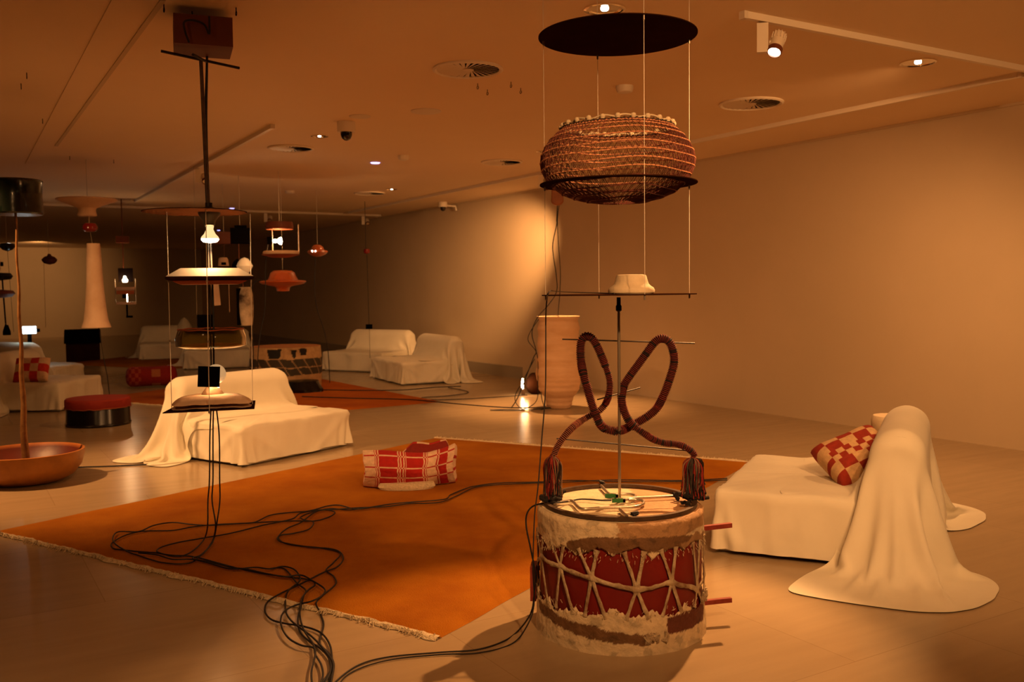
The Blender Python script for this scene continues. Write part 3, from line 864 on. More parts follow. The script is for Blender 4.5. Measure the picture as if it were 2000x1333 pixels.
# tufts of hair and a ragged knot low on the right
mb = MB()
for k in range(240):
    an = random.uniform(-1.6, 1.6); lowr = random.random() < .5
    z = (.155+random.uniform(-.02, .03)) if lowr else (.41+random.uniform(-.02, .02)); r_ = DR+.004
    dz = random.uniform(.006, .015)*(1 if lowr else -1); da = random.uniform(-.025, .025)
    mb.tube([(math.sin(an)*r_, -math.cos(an)*r_, z), (math.sin(an+da)*(r_+.004), -math.cos(an+da)*(r_+.004), z+dz)], .0011, 3, caps=False)
mb.build('hide_fringe', 'fringe', drum)['kind'] = 'stuff'
for kk in (0, 1):
  mb = MB()
  for k in range(14):
    an = random.uniform(.30, .52) if kk == 0 else random.uniform(1.2, 1.45); z0 = .07 if kk == 0 else .17
    mb.tube(smooth_path([(math.sin(an+random.uniform(-.05, .05))*(DR+.012), -math.cos(an)*(DR+.012), z0+random.uniform(-.025, .025)) for _ in range(4)], 5), .0045, 6)
  mb.build('hide_knot', 'lace', drum)
# wooden pegs on the right, red board on the left
def Ldrum(px, py, dy):     # local point in the drum frame: image column/row at local depth offset dy
    base = atd(px, py, dep(dc)+dy); q = base-dc; c_, s_ = math.cos(-DAZ), math.sin(-DAZ)
    return V((q.x*c_-q.y*s_, q.x*s_+q.y*c_, q.z))
for py in (1026, 1172):
    p = Ldrum(1428, py, 0.0); q = V((DR-.03, p.y*.2, p.z-.004)); p = V((p.x, p.y, p.z))
    dd = p-q; MB().box((p+q)/2, (dd.length, .020, .020), rot=dd.to_track_quat('X', 'Z').to_matrix()).build('peg', 'redwood', drum, smooth=False)
pb = Ldrum(1043, 1135, .05)
board = MB(); board.box(pb, (.026, .10, .155)); board.build('side_board', 'redwood', drum, smooth=False)
for dz in (-.06, .06):
    MB().box((pb.x+.05, pb.y, pb.z+dz), (.10, .018, .018)).build('peg', 'redwood', drum, smooth=False)

# steel hoop frame lying on the drum head
hoop = thing('steel_hoop_frame', 'dark steel hoop with bent tubes lying on the drum head', 'metal frame', (dc.x, dc.y, DH), DAZ)
mb = MB(); ro, ri, hh = .338, .318, .016
mb.lathe([(ri, 0), (ri, hh), (ro, hh), (ro, 0), (ri, 0)], 96); mb.build('hoop', 'rodsteel', hoop, angle=30)
def Lp(px, py, z):
    q = on(px, py, z)-dc; c_, s_ = math.cos(-DAZ), math.sin(-DAZ); return V((q.x*c_-q.y*s_, q.x*s_+q.y*c_, z-DH))
zt = DH+.014
def tubeL(pts, r_, name='bent_tube', mtl='steel', z=zt):
    return MB().tube(smooth_path([Lp(x, y, z) for x, y in pts], 6), r_, 10).build(name, mtl, hoop)
tubeL([(1174, 949), (1182, 958), (1191, 966), (1205, 966), (1228, 966), (1239, 968), (1240, 972), (1232, 975), (1214, 976)], .0068)
tubeL([(1324, 969), (1290, 971), (1250, 973), (1214, 976)], .0062)
tubeL([(1080, 981), (1098, 980), (1115, 979), (1122, 983), (1129, 991), (1138, 995), (1160, 994), (1190, 992), (1220, 991), (1243, 990), (1256, 985), (1255, 979), (1243, 977), (1228, 978)], .0072)
tubeL([(1211, 995), (1215, 1001), (1224, 1009)], .0072)
for px, py in ((1173, 946), (1238, 1008), (1082, 983), (1340, 985)):
    p = Lp(px, py, zt); mb = MB()
    for k in range(4): mb.tube([p+V((random.uniform(-.02, .02), random.uniform(-.012, .012), random.uniform(-.004, .014))) for _ in range(3)], .006, 6)
    mb.build('binding', 'cord', hoop)
# standing rod with three cross rods
ZP3 = 1.470
stand = thing('steel_rod_stand', 'upright steel rod with thin cross rods rising from the drum head', 'metal stand', (dc.x, dc.y, DH), DAZ)
zr = up(dc, 952)
MB().tube([(0, .02, 0.0), (0, 0, .3), (0, 0, ZP3-DH-.012)], .0065, 12).build('upright', 'steel', stand)
MB().lathe([(.006, ZP3-DH-.075), (.013, ZP3-DH-.07), (.013, ZP3-DH-.05), (.009, ZP3-DH-.045), (.009, ZP3-DH-.012)], 16).build('collar', 'blackmetal', stand)
def crod(a_, b_, dy=0, r_=.0032):
    A_ = Ldrum(a_[0], a_[1], dy if not isinstance(dy, tuple) else dy[0]); B_ = Ldrum(b_[0], b_[1], dy if not isinstance(dy, tuple) else dy[1])
    A_.z -= DH; B_.z -= DH
    MB().tube([A_, B_], r_, 8).build('cross_rod', 'blackmetal', stand)
crod((1098, 663), (1357, 671)); crod((1087, 857), (1359, 882)); crod((1167, 781), (1250, 758), (-.12, .14), .003)

# braided rope draped over the cross rods
rp = [(115, 1275), (150, 1190), (210, 1100), (290, 1010), (380, 940), (480, 880), (560, 840), (630, 760), (665, 660), (670, 540), (640, 420), (590, 290), (540, 180), (490, 108), (435, 88), (392, 130), (378, 220), (385, 350), (410, 480), (450, 620), (490, 760), (530, 870), (570, 960), (620, 1010), (700, 1035), (770, 1035), (850, 1005), (950, 950), (1050, 890), (1140, 810), (1210, 680), (1270, 520), (1315, 350), (1300, 220), (1260, 140), (1190, 110), (1120, 150), (1030, 270), (950, 380), (870, 490), (810, 590), (790, 700), (810, 820), (860, 930), (940, 1010), (1040, 1080), (1130, 1130), (1230, 1160), (1340, 1170), (1430, 1200), (1500, 1250), (1522, 1295)]
dys = []
for i in range(len(rp)):
    f = i/(len(rp)-1); d_ = -.03
    if i in (4, 5, 6, 7): d_ = .01
    if 18 <= i <= 22: d_ = -.055
    if 26 <= i <= 29: d_ = -.005
    if 41 <= i <= 45: d_ = -.055
    if i < 3 or i > len(rp)-4: d_ = -.05
    dys.append(d_)
wp = [atd(1060+x/5.126, 640+y/5.126, dep(dc)+dd) for (x, y), dd in zip(rp, dys)]
path = smooth_path(wp, 60)
rad = []; cols = []; L = 0
RC1 = (.17, .015, .009); RC2 = (.016, .005, .005)
Npt = len(path)
for i, p in enumerate(path):
    if i: L += (path[i]-path[i-1]).length
    f = i/Npt
    base = .0178 if .2 < f < .86 else .0140
    ph = L/.0074
    rad.append(base+.0026*math.sin(ph*2*math.pi)+.0006*fbm((L*90, 0, 0)))
    q = math.sin(ph*2*math.pi)
    c_ = RC1 if q > .15 else RC2
    if fbm((L*60, 4, 1)) > .25: c_ = RC2
    if f < .13 and q > .3: c_ = (.40, .13, .08)
    cols.append(c_)
rope = thing('braided_rope', 'dark red and black wrapped rope looped over the rods above the drum', 'rope', (0, 0, 0))
MB().tube(path, rad, 10, cols=cols).build('wrapped_cord', 'attr', rope, colors='v', angle=180)
for (x, y) in ((600, 1000), (755, 1045)):
    mb = MB(); mb.cur = (.02, .008, .006); p = atd(1060+x/5.126, 640+y/5.126, dep(dc)-.05)
    for k in range(8): mb.tube([p+V([random.uniform(-.016, .016) for _ in range(3)]) for _ in range(3)], .0028, 5)
    mb.build('binding', 'attr', rope, colors='v')
def tassel(px, py, wpx, ln, seed):
    random.seed(seed)
    mb = MB(); top_ = atd(px, py, dep(dc)-.05)
    rt = V((cR.x, cR.y, 0)).normalized(); fw = V((cF.x, cF.y, 0)).normalized()
    zb = DH+.02
    for k in range(190):
        mb.cur = random.choice([(.30, .02, .012), (.34, .035, .02), (.02, .008, .006), (.015, .008, .008), (.05, .03, .022), (.30, .18, .11), (.18, .012, .01), (.06, .07, .06)])
        a_ = random.uniform(0, 2*math.pi); rr = random.random()**.5*wpx*KD/2; z1 = zb+random.uniform(-.005, .10)*random.random()
        e = top_+rt*math.cos(a_)*rr+fw*math.sin(a_)*rr*.8; e.z = z1
        s_ = top_+rt*math.cos(a_)*.012+fw*math.sin(a_)*.012
        m1 = s_.lerp(e, .3)+rt*math.cos(a_)*rr*.35+fw*math.sin(a_)*rr*.3+V((random.uniform(-.006, .006), random.uniform(-.006, .006), .015))
        m2 = s_.lerp(e, .7)+rt*math.cos(a_)*rr*.05+V((random.uniform(-.008, .008), random.uniform(-.008, .008), 0))
        mb.tube(smooth_path([top_+V((0, 0, .012)), s_, m1, m2, e], 4), .0021, 5)
    mb.cur = (.012, .008, .008)
    for k in range(14):
        p = top_+rt*random.uniform(-wpx*KD*.55, wpx*KD*.5)+fw*random.uniform(-.04, .04)
        mb.tube(smooth_path([V((p.x, p.y, zb+random.uniform(-.012, .02)))+V((random.uniform(-.03, .03), random.uniform(-.02, .02), random.uniform(-.004, .012))) for _ in range(3)], 4), .008, 6)
    mb.build('tassel', 'attr', rope, colors='v')
tassel(1079, 892, 38, 0, 3); tassel(1354, 895, 50, 0, 4); random.seed(11)

# terminal blocks
for i, (px, py, lb) in enumerate(((1192, 969, 'green terminal connector on the drum head, farther one'), (1206, 978, 'green terminal connector on the drum head, nearer one with the black cord'))):
    p = on(px, py, DH+.014)
    t = thing('terminal_block', lb, 'connector', (p.x, p.y, DH+.004), DAZ+.05)
    MB().box((0, 0, .010), (.048, .016, .018)).build('housing', 'green', t, smooth=False)
    mb = MB()
    for k in range(3): mb.box((-.018+.016*k, 0, .0195), (.009, .009, .003))
    mb.build('screw', 'steel', t, smooth=False)
    MB().box((.029, 0, .008), (.012, .014, .014)).build('plug', 'dark', t, smooth=False)

# hanging plates
mob = thing('hanging_plate_mobile', 'three dark steel plates hung on four wires above the drum', 'hanging sculpture', (dc.x, dc.y, CEIL), DAZ)
def zl(z): return z-CEIL
Z1, Z2 = up(dc, 71), up(dc, 360)
PR = .341
MB().lathe([(0, zl(Z1)-.002), (PR, zl(Z1)-.002), (PR, zl(Z1)+.002), (0, zl(Z1)+.002)], 96).build('top_plate', 'platebrown', mob, angle=30)
MB().lathe([(.285, zl(Z2)-.002), (PR, zl(Z2)-.002), (PR, zl(Z2)+.002), (.285, zl(Z2)+.002), (.285, zl(Z2)-.002)], 96).build('ring_plate', 'platebrown', mob, angle=30)
MB().lathe([(0, zl(ZP3)-.002), (.337, zl(ZP3)-.002), (.337, zl(ZP3)+.002), (0, zl(ZP3)+.002)], 96).build('lower_plate', 'platebrown', mob, angle=30)
for x, y in ((-.322, .02), (-.092, .315), (.105, -.312), (.312, .09)):
    MB().tube([(x, y, 0), (x, y, zl(ZP3)-.02)], .0011, 6).build('wire', 'wire', mob)
    mb = MB()
    for z in (Z1, Z2, ZP3): mb.lathe([(0, zl(z)-.022), (.004, zl(z)-.020), (.004, zl(z)-.002), (0, zl(z)-.002)], 10, c=(x, y, 0))
    mb.build('wire_stop', 'steel', mob)

# woven net basket
bz = Z2
bas = thing('net_basket', 'wide woven cord basket with a cream knotted rim held in the ring plate', 'basket', (dc.x, dc.y, bz), DAZ)
zk = lambda py: up(dc, py)-bz
prof = [(.05, zk(398)), (.13, zk(394)), (.20, zk(386)), (.26, zk(374)), (.300, zk(356)), (.325, zk(338)), (.334, zk(322)), (.332, zk(306)), (.318, zk(290)), (.296, zk(274)), (.268, zk(262)), (.246, zk(254)), (.238, zk(248))]
def prf(s):
    f = s*(len(prof)-1); i = min(int(f), len(prof)-2); f -= i
    return prof[i][0]*(1-f)+prof[i+1][0]*f, prof[i][1]*(1-f)+prof[i+1][1]*f
def bp(an, s, dr=0):
    s += .012*math.sin(an*2+1)+.008*math.sin(an*5)
    s = min(max(s, 0), 1); r_, z = prf(s); r_ = r_*(1+.012*math.sin(an*3+.5))+dr
    return V((math.sin(an)*r_, -math.cos(an)*r_, z))
levels = [.10, .17, .24, .31, .385, .46, .54, .62, .70, .78, .86, .93]
mb = MB(); mb2 = MB()
for li, s in enumerate(levels):
    N = 300; pts = [bp(2*math.pi*i/N, s, .001*math.sin(i*2.1)) for i in range(N)]
    rr = [.0032+.0012*math.sin(i*2.1) for i in range(N)]
    (mb if li > 3 else mb2).tube(pts, rr, 6, closed=True)
M['coil'] = mat('orange_cord', (.72, .34, .18), .85, var=(.52, .20, .10), scale=30)
M['net'] = mat('dark_red_cord', (.20, .055, .035), .85, var=(.06, .018, .012), scale=12)
M['netdark'] = mat('dark_rim_cord', (.05, .03, .02), .9)
mb.build('coil_rows', 'coil', bas); mb2.build('base_coils', 'net', bas)
mb = MB()
lv = [0.03]+levels+[.97]
for li in range(len(lv)-1):
    nz = 62 if li > 3 else 54
    for tw in (0, .5):
        pts = []
        for i in range(nz*2):
            an = 2*math.pi*(i+tw)/(nz*2); s = lv[li] if i % 2 else lv[li+1]
            pts.append(bp(an+.012*fbm((i*.7, li, tw)), s, .0015*(1 if tw else -1)))
        mb.tube(pts, .0019, 4, closed=True)
mb.build('net_cords', 'net', bas)
rim = []
for i in range(160): rim.append(bp(2*math.pi*i/160, 1, .002)+V((0, 0, .006+.005*math.sin(i*.5))))
mb = MB(); mb.tube(rim, .0042, 8, closed=True)
for k in range(24):
    p = bp(2*math.pi*k/24, 1, .003)+V((0, 0, .006)); 
    mb.lathe([(0, -.012), (.009, -.009), (.0125, 0), (.009, .009), (0, .012)], 10, c=p)
mb.build('knotted_rim', 'ceramic', bas)
mb = MB()
for k in range(60):
    a_ = 2*math.pi*k/60; mb.tube([bp(a_, .98, -.008), bp(a_+.07, .95, .004), bp(a_+.12, .985, .006)], .0035, 5)
mb.build('rim_lashing', 'netdark', bas)

# cup-shaped stone on the lower plate
st = MB().lathe([(0, 0), (.094, 0), (.101, .006), (.102, .016), (.097, .027), (.084, .036), (.076, .044), (.072, .055), (.066, .078), (.062, .083), (.050, .085), (.046, .080), (0, .078)], 56).build('stone_cup', 'ceramic', loc=(dc.x+.055*math.cos(DAZ), dc.y+.055*math.sin(DAZ), ZP3+.002))
tag(st, 'upturned beige stone cup standing on the lowest hanging plate', 'stone cup')

# ------------------------------------------------------------------ cords
def cable(pts, label, r_=.0042, grp=None, mtl='cord', n=10):
    o = V(pts[0]); P_ = smooth_path([V(p)-o for p in pts], n)
    return tag(MB().tube(P_, r_, 8).build('power_cable', mtl, loc=o), label, 'cable', grp)
ZR = .026
def onrug(px, py, k=0):
    p = on(px, py, ZR+.004*k); e = V((RB.x-RA.x, RB.y-RA.y)).normalized(); q = V((p.x-RA.x, p.y-RA.y)); sd_ = e.x*q.y-e.y*q.x
    e2 = V((RC.x-RB.x, RC.y-RB.y)).normalized(); q2 = V((p.x-RB.x, p.y-RB.y)); s2_ = e2.x*q2.y-e2.y*q2.x
    if sd_ < -.05 or s2_ < -.02: p = on(px, py, .006+.004*k)
    return p
def C6(x, y): return (180+x/3.308, 930+y/3.308)
far = [(700, 995), (757, 986), (795, 982), (867, 976), (880, 967), (909, 955), (928, 950), (975, 944), (1050, 942), (1110, 939), (1200, 941), (1330, 941), (1420, 938)]
far2 = [(705, 992), (757, 990), (800, 984), (830, 984), (862, 981), (890, 970), (910, 960), (930, 952), (975, 947), (1050, 944), (1110, 942), (1200, 938), (1330, 939), (1420, 935)]
hang = on(400, 1062, ZR); HD = dep(hang)
def drop(pxs):
    return [atd(x, y, HD) for x, y in pxs]
A1 = drop([(404, 60), (403, 130), (400, 250), (405, 400), (410, 600), (413, 760), (410, 850), (409, 940)])
A2 = drop([(405, 62), (404, 132), (403, 252), (408, 402), (416, 600), (417, 760), (416, 850), (416, 935)])
A3 = drop([(406, 64), (405, 134), (404, 254), (409, 404), (417, 600), (418, 700), (421, 780), (428, 850), (429, 935)])
GR = 'cables running over the orange rug'
pA = [(700, 440), (650, 485), (590, 515), (520, 520), (430, 500), (300, 490), (210, 480), (140, 470), (125, 440), (180, 400), (260, 370), (350, 357), (520, 353), (650, 330), (800, 315), (950, 308), (1050, 300), (1150, 255), (1280, 237), (1380, 230), (1450, 215), (1520, 195), (1600, 190)]
cable(A1+[atd(*C6(748, 160), HD), atd(*C6(746, 320), HD-.02), on(*C6(730, 395), .04)]+[onrug(*C6(x, y)) for x, y in pA]+[onrug(*p, 1) for p in far], 'black cable dropping from the hanging lamp, leftmost strand, looping wide at left', .0042, GR)
pB = [(730, 492), (690, 525), (640, 560), (560, 570), (450, 560), (380, 542), (300, 515), (230, 490), (150, 440), (135, 400), (170, 362), (300, 360), (400, 320), (520, 302), (650, 315), (750, 320), (900, 312), (1100, 300), (1300, 292), (1430, 292), (1500, 277), (1560, 250), (1560, 230), (1480, 220), (1350, 240), (1300, 275), (1200, 300), (1100, 320), (900, 370), (720, 402), (560, 430), (450, 460), (420, 490), (500, 512), (650, 522), (800, 560), (950, 600), (1100, 632), (1250, 652), (1400, 672), (1440, 702), (1400, 735), (1370, 770), (1350, 850), (1330, 920), (1340, 1000), (1390, 1060), (1480, 1120), (1530, 1180), (1540, 1260), (1500, 1345), (1480, 1420)]
cable(A2+[atd(*C6(775, 160), HD), atd(*C6(797, 310), HD-.02), on(*C6(785, 400), .05), on(*C6(760, 450), .03)]+[onrug(*C6(x, y), 1) for x, y in pB], 'black cable dropping from the hanging lamp, middle strand, doubling back over the rug', .0042, GR)
pC = [(700, 512), (650, 535), (760, 565), (900, 602), (1050, 592), (1150, 602), (1230, 586), (1300, 602), (1335, 640), (1340, 680), (1270, 740), (1250, 800), (1252, 880), (1290, 940), (1370, 1002), (1420, 1040), (1470, 1090), (1520, 1150), (1560, 1220), (1545, 1333), (1530, 1420)]
cable(A3+[atd(*C6(825, 160), HD), atd(*C6(808, 290), HD-.02), on(*C6(790, 395), .05), on(*C6(765, 450), .03)]+[onrug(*C6(x, y), 2) for x, y in pC], 'black cable dropping from the hanging lamp, rightmost strand', .0042, GR)
pD_ = [(1600, 215), (1450, 227), (1350, 265), (1375, 286), (1430, 300), (1400, 345), (1300, 372), (1215, 385), (1198, 412), (1250, 435), (1400, 460), (1530, 470), (1600, 492), (1622, 540), (1580, 590), (1500, 622), (1400, 672), (1320, 712), (1200, 770), (1130, 820), (1118, 880), (1160, 930), (1250, 955), (1360, 972), (1470, 1010), (1530, 1080), (1548, 1170), (1540, 1260), (1480, 1345), (1460, 1420)]
cable([onrug(*p, 2) for p in reversed(far2)]+[onrug(*C6(x, y), 1) for x, y in pD_], 'black cable bending in a zigzag, reaching farthest left over the fringe', .0042, GR)
pE = [(1640, 220), (1540, 212), (1440, 235), (1350, 300), (1260, 340), (1205, 392), (1235, 432), (1330, 452), (1480, 467), (1600, 500), (1560, 560), (1512, 610), (1560, 650), (1573, 700), (1500, 765), (1448, 820), (1470, 880), (1495, 960), (1472, 1060), (1480, 1100), (1530, 1150), (1562, 1230), (1530, 1345), (1510, 1420)]
cable([onrug(*p, 3) for p in reversed(far)]+[onrug(*C6(x, y), 0) for x, y in pE], 'black cable swinging out to the right before crossing the fringe', .0042, GR)
pF = [(300, 498), (420, 512), (520, 540), (640, 540), (760, 557), (900, 592), (1000, 604), (1150, 637), (1250, 652), (1350, 642), (1430, 682), (1500, 730), (1490, 770), (1420, 810), (1330, 832), (1260, 862), (1222, 910), (1225, 980), (1270, 1050), (1350, 1095), (1430, 1112), (1440, 1160), (1418, 1260), (1420, 1345), (1430, 1420)]
cable([onrug(*C6(x, y), 3) for x, y in pF], 'black cable making the small loop on the bare floor before the fringe', .0042, GR)
pG = [(1320, 690), (1380, 742), (1352, 800), (1342, 900), (1370, 1000), (1430, 1092), (1440, 1150), (1480, 1222), (1490, 1300), (1450, 1400)]
cable([onrug(*C6(1150, 600), 0), onrug(*C6(1240, 600), 0)]+[onrug(*C6(x, y), 2) for x, y in pG], 'black cable running straightest down through the bundle', .0042, GR)
cable([on(640, 1360, .006), on(655, 1333, .006), (on(700, 1300, .006)), on(760, 1284, .006), on(860, 1275, .006), on(930, 1270, .006), on(980, 1255, .006), on(1010, 1235, .006), atd(1036, 1200, 3.98), atd(1043, 1165, 3.98), atd(1045, 1120, 3.98), atd(1037, 1075, 3.98), atd(1028, 1030, 4.0), atd(1029, 1005, 4.05), atd(1040, 990, 4.1), atd(1060, 984, 4.15), on(1085, 983, DH+.024), on(1110, 980, DH+.012), on(1130, 976, DH+.012), on(1150, 976, DH+.012), on(1175, 978, DH+.012), on(1194, 978, DH+.012)], 'black cable climbing from the floor over the drum to the green connectors', .0036)
cable([on(650, 1360, .006), on(680, 1318, .006), on(750, 1292, .006), on(850, 1280, .006), on(935, 1276, .006), on(1000, 1258, .006), atd(1030, 1222, 3.95), atd(1043, 1180, 3.97), atd(1041, 1110, 3.97), atd(1044, 1010, 4.02), atd(1051, 950, 4.05), atd(1058, 860, 4.1), atd(1065, 770, 4.13), atd(1066, 680, 4.15), atd(1066, 620, 4.17), atd(1068, 588, 4.18), atd(1073, 570, 4.18), on(1082, 569, ZP3+.006)]+[on(x, y, ZP3+.006) for x, y in ((1110, 571), (1150, 572.2), (1200, 573.4))], 'thin black cable hanging from the lowest plate down to the floor', .0030)
# far cords on the floor
cable([on(x, y, .024) for x, y in ((630, 762), (720, 763), (790, 762), (850, 757), (900, 755))], 'black cable on the rust rug, the one nearer the back sofas', .007, 'far cables')
cable([on(x, y, .024) for x, y in ((590, 775), (680, 778), (800, 781), (900, 790), (980, 796), (1040, 797), (1075, 797))], 'black cable crossing the rust rug towards the terracotta pot', .007, 'far cables')
cable([on(x, y, .007) for x, y in ((875, 757), (915, 766), (880, 773), (825, 777), (835, 781), (900, 780), (1000, 774), (1030, 772))], 'black cable curling on the floor in front of the back pair of sofas', .005, 'far cables')
cable([on(x, y, .007) for x, y in ((150, 913), (220, 911), (300, 907))], 'thin black cable on the floor between the wooden bowl and the left sofa', .006)

# ------------------------------------------------------------------ hanging lamp at left centre
hb = hang.copy(); hb.z = 0; KH = HD/FPX; HAZ = AZ(hb)
lamp = thing('hanging_lamp_stack', 'hanging lamp of stacked plates, bulb, glass dish and globe below a brown box', 'hanging lamp', (hb.x, hb.y, CEIL), HAZ)
def zh(py): return up(hb, py)-CEIL
def X(px, py):
    """sideways offset in metres of image column px at row py from the lamp's vertical axis"""
    z = up(hb, py); return (px-prj((hb.x, hb.y, z))[0])*KH
MB().box((X(394, 80), .02, (zh(40)+zh(97))/2), (.315, .30, zh(40)-zh(97)), rz=.03).build('ceiling_box', 'boxbrown', lamp, smooth=False)
zb = zh(118)
mb = MB(); mb.tube([(X(320, 110), -.05, zb+.03), (X(462, 127), .03, zb-.02)], .008, 8)
mb.tube([(X(400, 120), 0, zb), (X(377, 130), -.16, zb-.005)], .008, 8); mb.build('cross_bar', 'blackmetal', lamp)
MB().tube([(X(391, 122), -.01, zb), (X(404, 404), 0, zh(404))], .0105, 10).build('suspension_rod', 'rodsteel', lamp)
cl = smooth_path([(X(405, 45), -.17, zh(45)), (X(405, 75), -.18, zh(80)), (X(396, 62), -.18, zh(62)), (X(376, 56), -.18, zh(56)), (X(361, 60), -.17, zh(60)), (X(363, 78), -.18, zh(78)), (X(370, 97), -.16, zh(97))], 6)
MB().tube(cl, .006, 8).build('cable_loop', 'cord', lamp)
zd = zh(415)
MB().lathe([(0, zd), (.29, zd), (.29, zd+.004), (0, zd+.004)], 64).build('disc', 'platebrown', lamp, angle=30)
MB().lathe([(.0, zh(440)), (.030, zh(440)), (.034, zh(432)), (.060, zh(420)), (.064, zh(413)), (.058, zh(408)), (.02, zh(404)), (.02, zh(396))], 24, c=(X(407, 430), 0, 0)).build('lamp_socket', 'blackmetal', lamp)
bx = X(408, 455)
b_ = MB().lathe([(.024, zh(441)), (.020, zh(448)), (.032, zh(457)), (.048, zh(463)), (.050, zh(466.5))], 28, c=(bx, 0, 0)).build('reflector_bulb', 'bulbdim', lamp)
MB().lathe([(.050, zh(466.5)), (.049, zh(469)), (.038, zh(473)), (0, zh(475))], 28, c=(bx, 0, 0)).build('bulb_face', 'bulb', b_)
def sq(mbx, z, half, cx=0, cy=0): return [mbx.addv((cx+sx*half, cy+sy*half*.8, z)) for sx, sy in ((-1, -1), (1, -1), (1, 1), (-1, 1))]
def frustum(levels_, name, mtl, cx=0, cy=0, parent=lamp):
    mb = MB(); rows = [sq(mb, z, h, cx, cy) for z, h in levels_]
    for a_, c_ in zip(rows[:-1], rows[1:]):
        for k in range(4): mb.f.append((a_[k], a_[(k+1) % 4], c_[(k+1) % 4], c_[k]))
    mb.f.append(tuple(reversed(rows[0]))); mb.f.append(tuple(rows[-1])); return mb.build(name, mtl, parent, smooth=False)
cx = X(408, 540)
M['tray'] = mat('white_tray', (.85, .78, .62), .6)
frustum([(zh(543), .232), (zh(540.5), .234), (zh(525), .158)], 'pale_tray', 'tray', cx)
frustum([(zh(549), .20), (zh(546), .238), (zh(542), .240), (zh(541), .232)], 'dark_rim', 'platebrown', cx)
frustum([(zh(556), .16), (zh(551), .195), (zh(549), .20)], 'copper_pan', 'copper', cx)
cx2 = X(411, 660)
mb = MB(); mb.lathe([(.185, zh(645)), (.20, zh(660)), (.198, zh(676)), (.16, zh(680)), (.03, zh(681)), (.03, zh(679)), (.155, zh(678)), (.190, zh(674)), (.192, zh(660)), (.179, zh(645)), (.185, zh(645))], 56, c=(cx2, 0, 0))
mb.build('glass_dish', 'glass', lamp)
MB().tube([(cx2+.184*math.cos(a_), .184*math.sin(a_), zh(644)+.002*math.sin(a_*9)) for a_ in [2*math.pi*k/60 for k in range(60)]], .004, 6, closed=True).build('copper_rim', 'copper', lamp)
mb = MB(); mb.box((X(406.5, 734), -.12, (zh(715)+zh(752))/2), (.120, .008, .118), rot=(Matrix.Rotation(.06, 3, 'Y'))); mb.build('black_square', 'dark', lamp, smooth=False)
gx = X(420, 731); gz = zh(732)
mb = MB()
mb.lathe([(.057*math.sin(math.pi*k/16), -.057*math.cos(math.pi*k/16)) for k in range(17)], 32, c=(gx, 0, gz)); mb.build('globe_bulb', 'globe', lamp)
MB().lathe([(.030, zh(760)), (.026, zh(753)), (.024, zh(748))], 20, c=(gx-.012, 0, 0)).build('bulb_neck', 'bulb', lamp)
MB().lathe([(0, zh(779)), (.066, zh(779)), (.068, zh(774)), (.055, zh(766)), (.034, zh(757)), (.030, zh(753)), (0, zh(753))], 32, c=(X(414, 768), 0, 0)).build('clay_foot', 'clay', lamp)
# pillow shaped slab on the bottom plate
mb = MB(); sx0 = X(413, 790)
def slab(u, v):
    if v < .5: k = v*2; top_ = True
    else: k = 2-v*2; top_ = False
    x = (u-.5)*.42; y = (k-.5)*.32; e = (1-abs(2*u-1)**3)**.6*(1-abs(2*k-1)**3)**.6
    z = zh(795)+(.045*e+.028 if top_ else .006)+.006*fbm((u*3, k*3, 2))
    return (sx0+x*(1+.05*math.sin(k*6)), y, z)
mb.grid(36, 48, slab); mb.build('clay_slab', 'clay', lamp, angle=60)
mb = MB(); bxp = X(411, 796); zz = zh(796)
for p in ((X(325, 805), -.20), (X(489, 799), -.20), (X(498, 784)+.0, .20), (X(352, 790), .20)): mb.addv((p[0], p[1], zz-.002)); 
for p in ((X(325, 805), -.20), (X(489, 799), -.20), (X(498, 784)+.0, .20), (X(352, 790), .20)): mb.addv((p[0], p[1], zz+.003))
mb.f += [(0, 3, 2, 1), (4, 5, 6, 7), (0, 1, 5, 4), (1, 2, 6, 5), (2, 3, 7, 6), (3, 0, 4, 7)]
mb.build('bottom_plate', 'platebrown', lamp, smooth=False)
for pxt, pxb, y, yb in ((330, 339, .0, 0), (484, 489, .06, .02), (400, 407, -.20, -.20)):
    MB().tube([(X(pxt, 420), y, zh(415)), (X(pxb, 790), yb, zh(802))], .0022, 6).build('wire_rod', 'wire', lamp)
    mb = MB()
    for py in (550, 665, 798):
        f = (py-420)/370; mb.lathe([(0, -.008), (.006, -.006), (.006, .006), (0, .008)], 8, c=(X(pxt+(pxb-pxt)*f, py), y, zh(py)))
    mb.build('wire_stop', 'steel', lamp)
pb = V((hb.x, hb.y, 0))+V((math.cos(HAZ)*bx, math.sin(HAZ)*bx, 0))
spot('reflector_light', (pb.x, pb.y, up(hb, 478)), (pb.x, pb.y, 0), 60, 130, .03, .9)
pg = V((hb.x+math.cos(HAZ)*(gx-.012), hb.y+math.sin(HAZ)*(gx-.012), up(hb, 742))); point('globe_light', (pg.x-cF.x*.02, pg.y-cF.y*.02, up(hb, 749)), 5.5, .03)

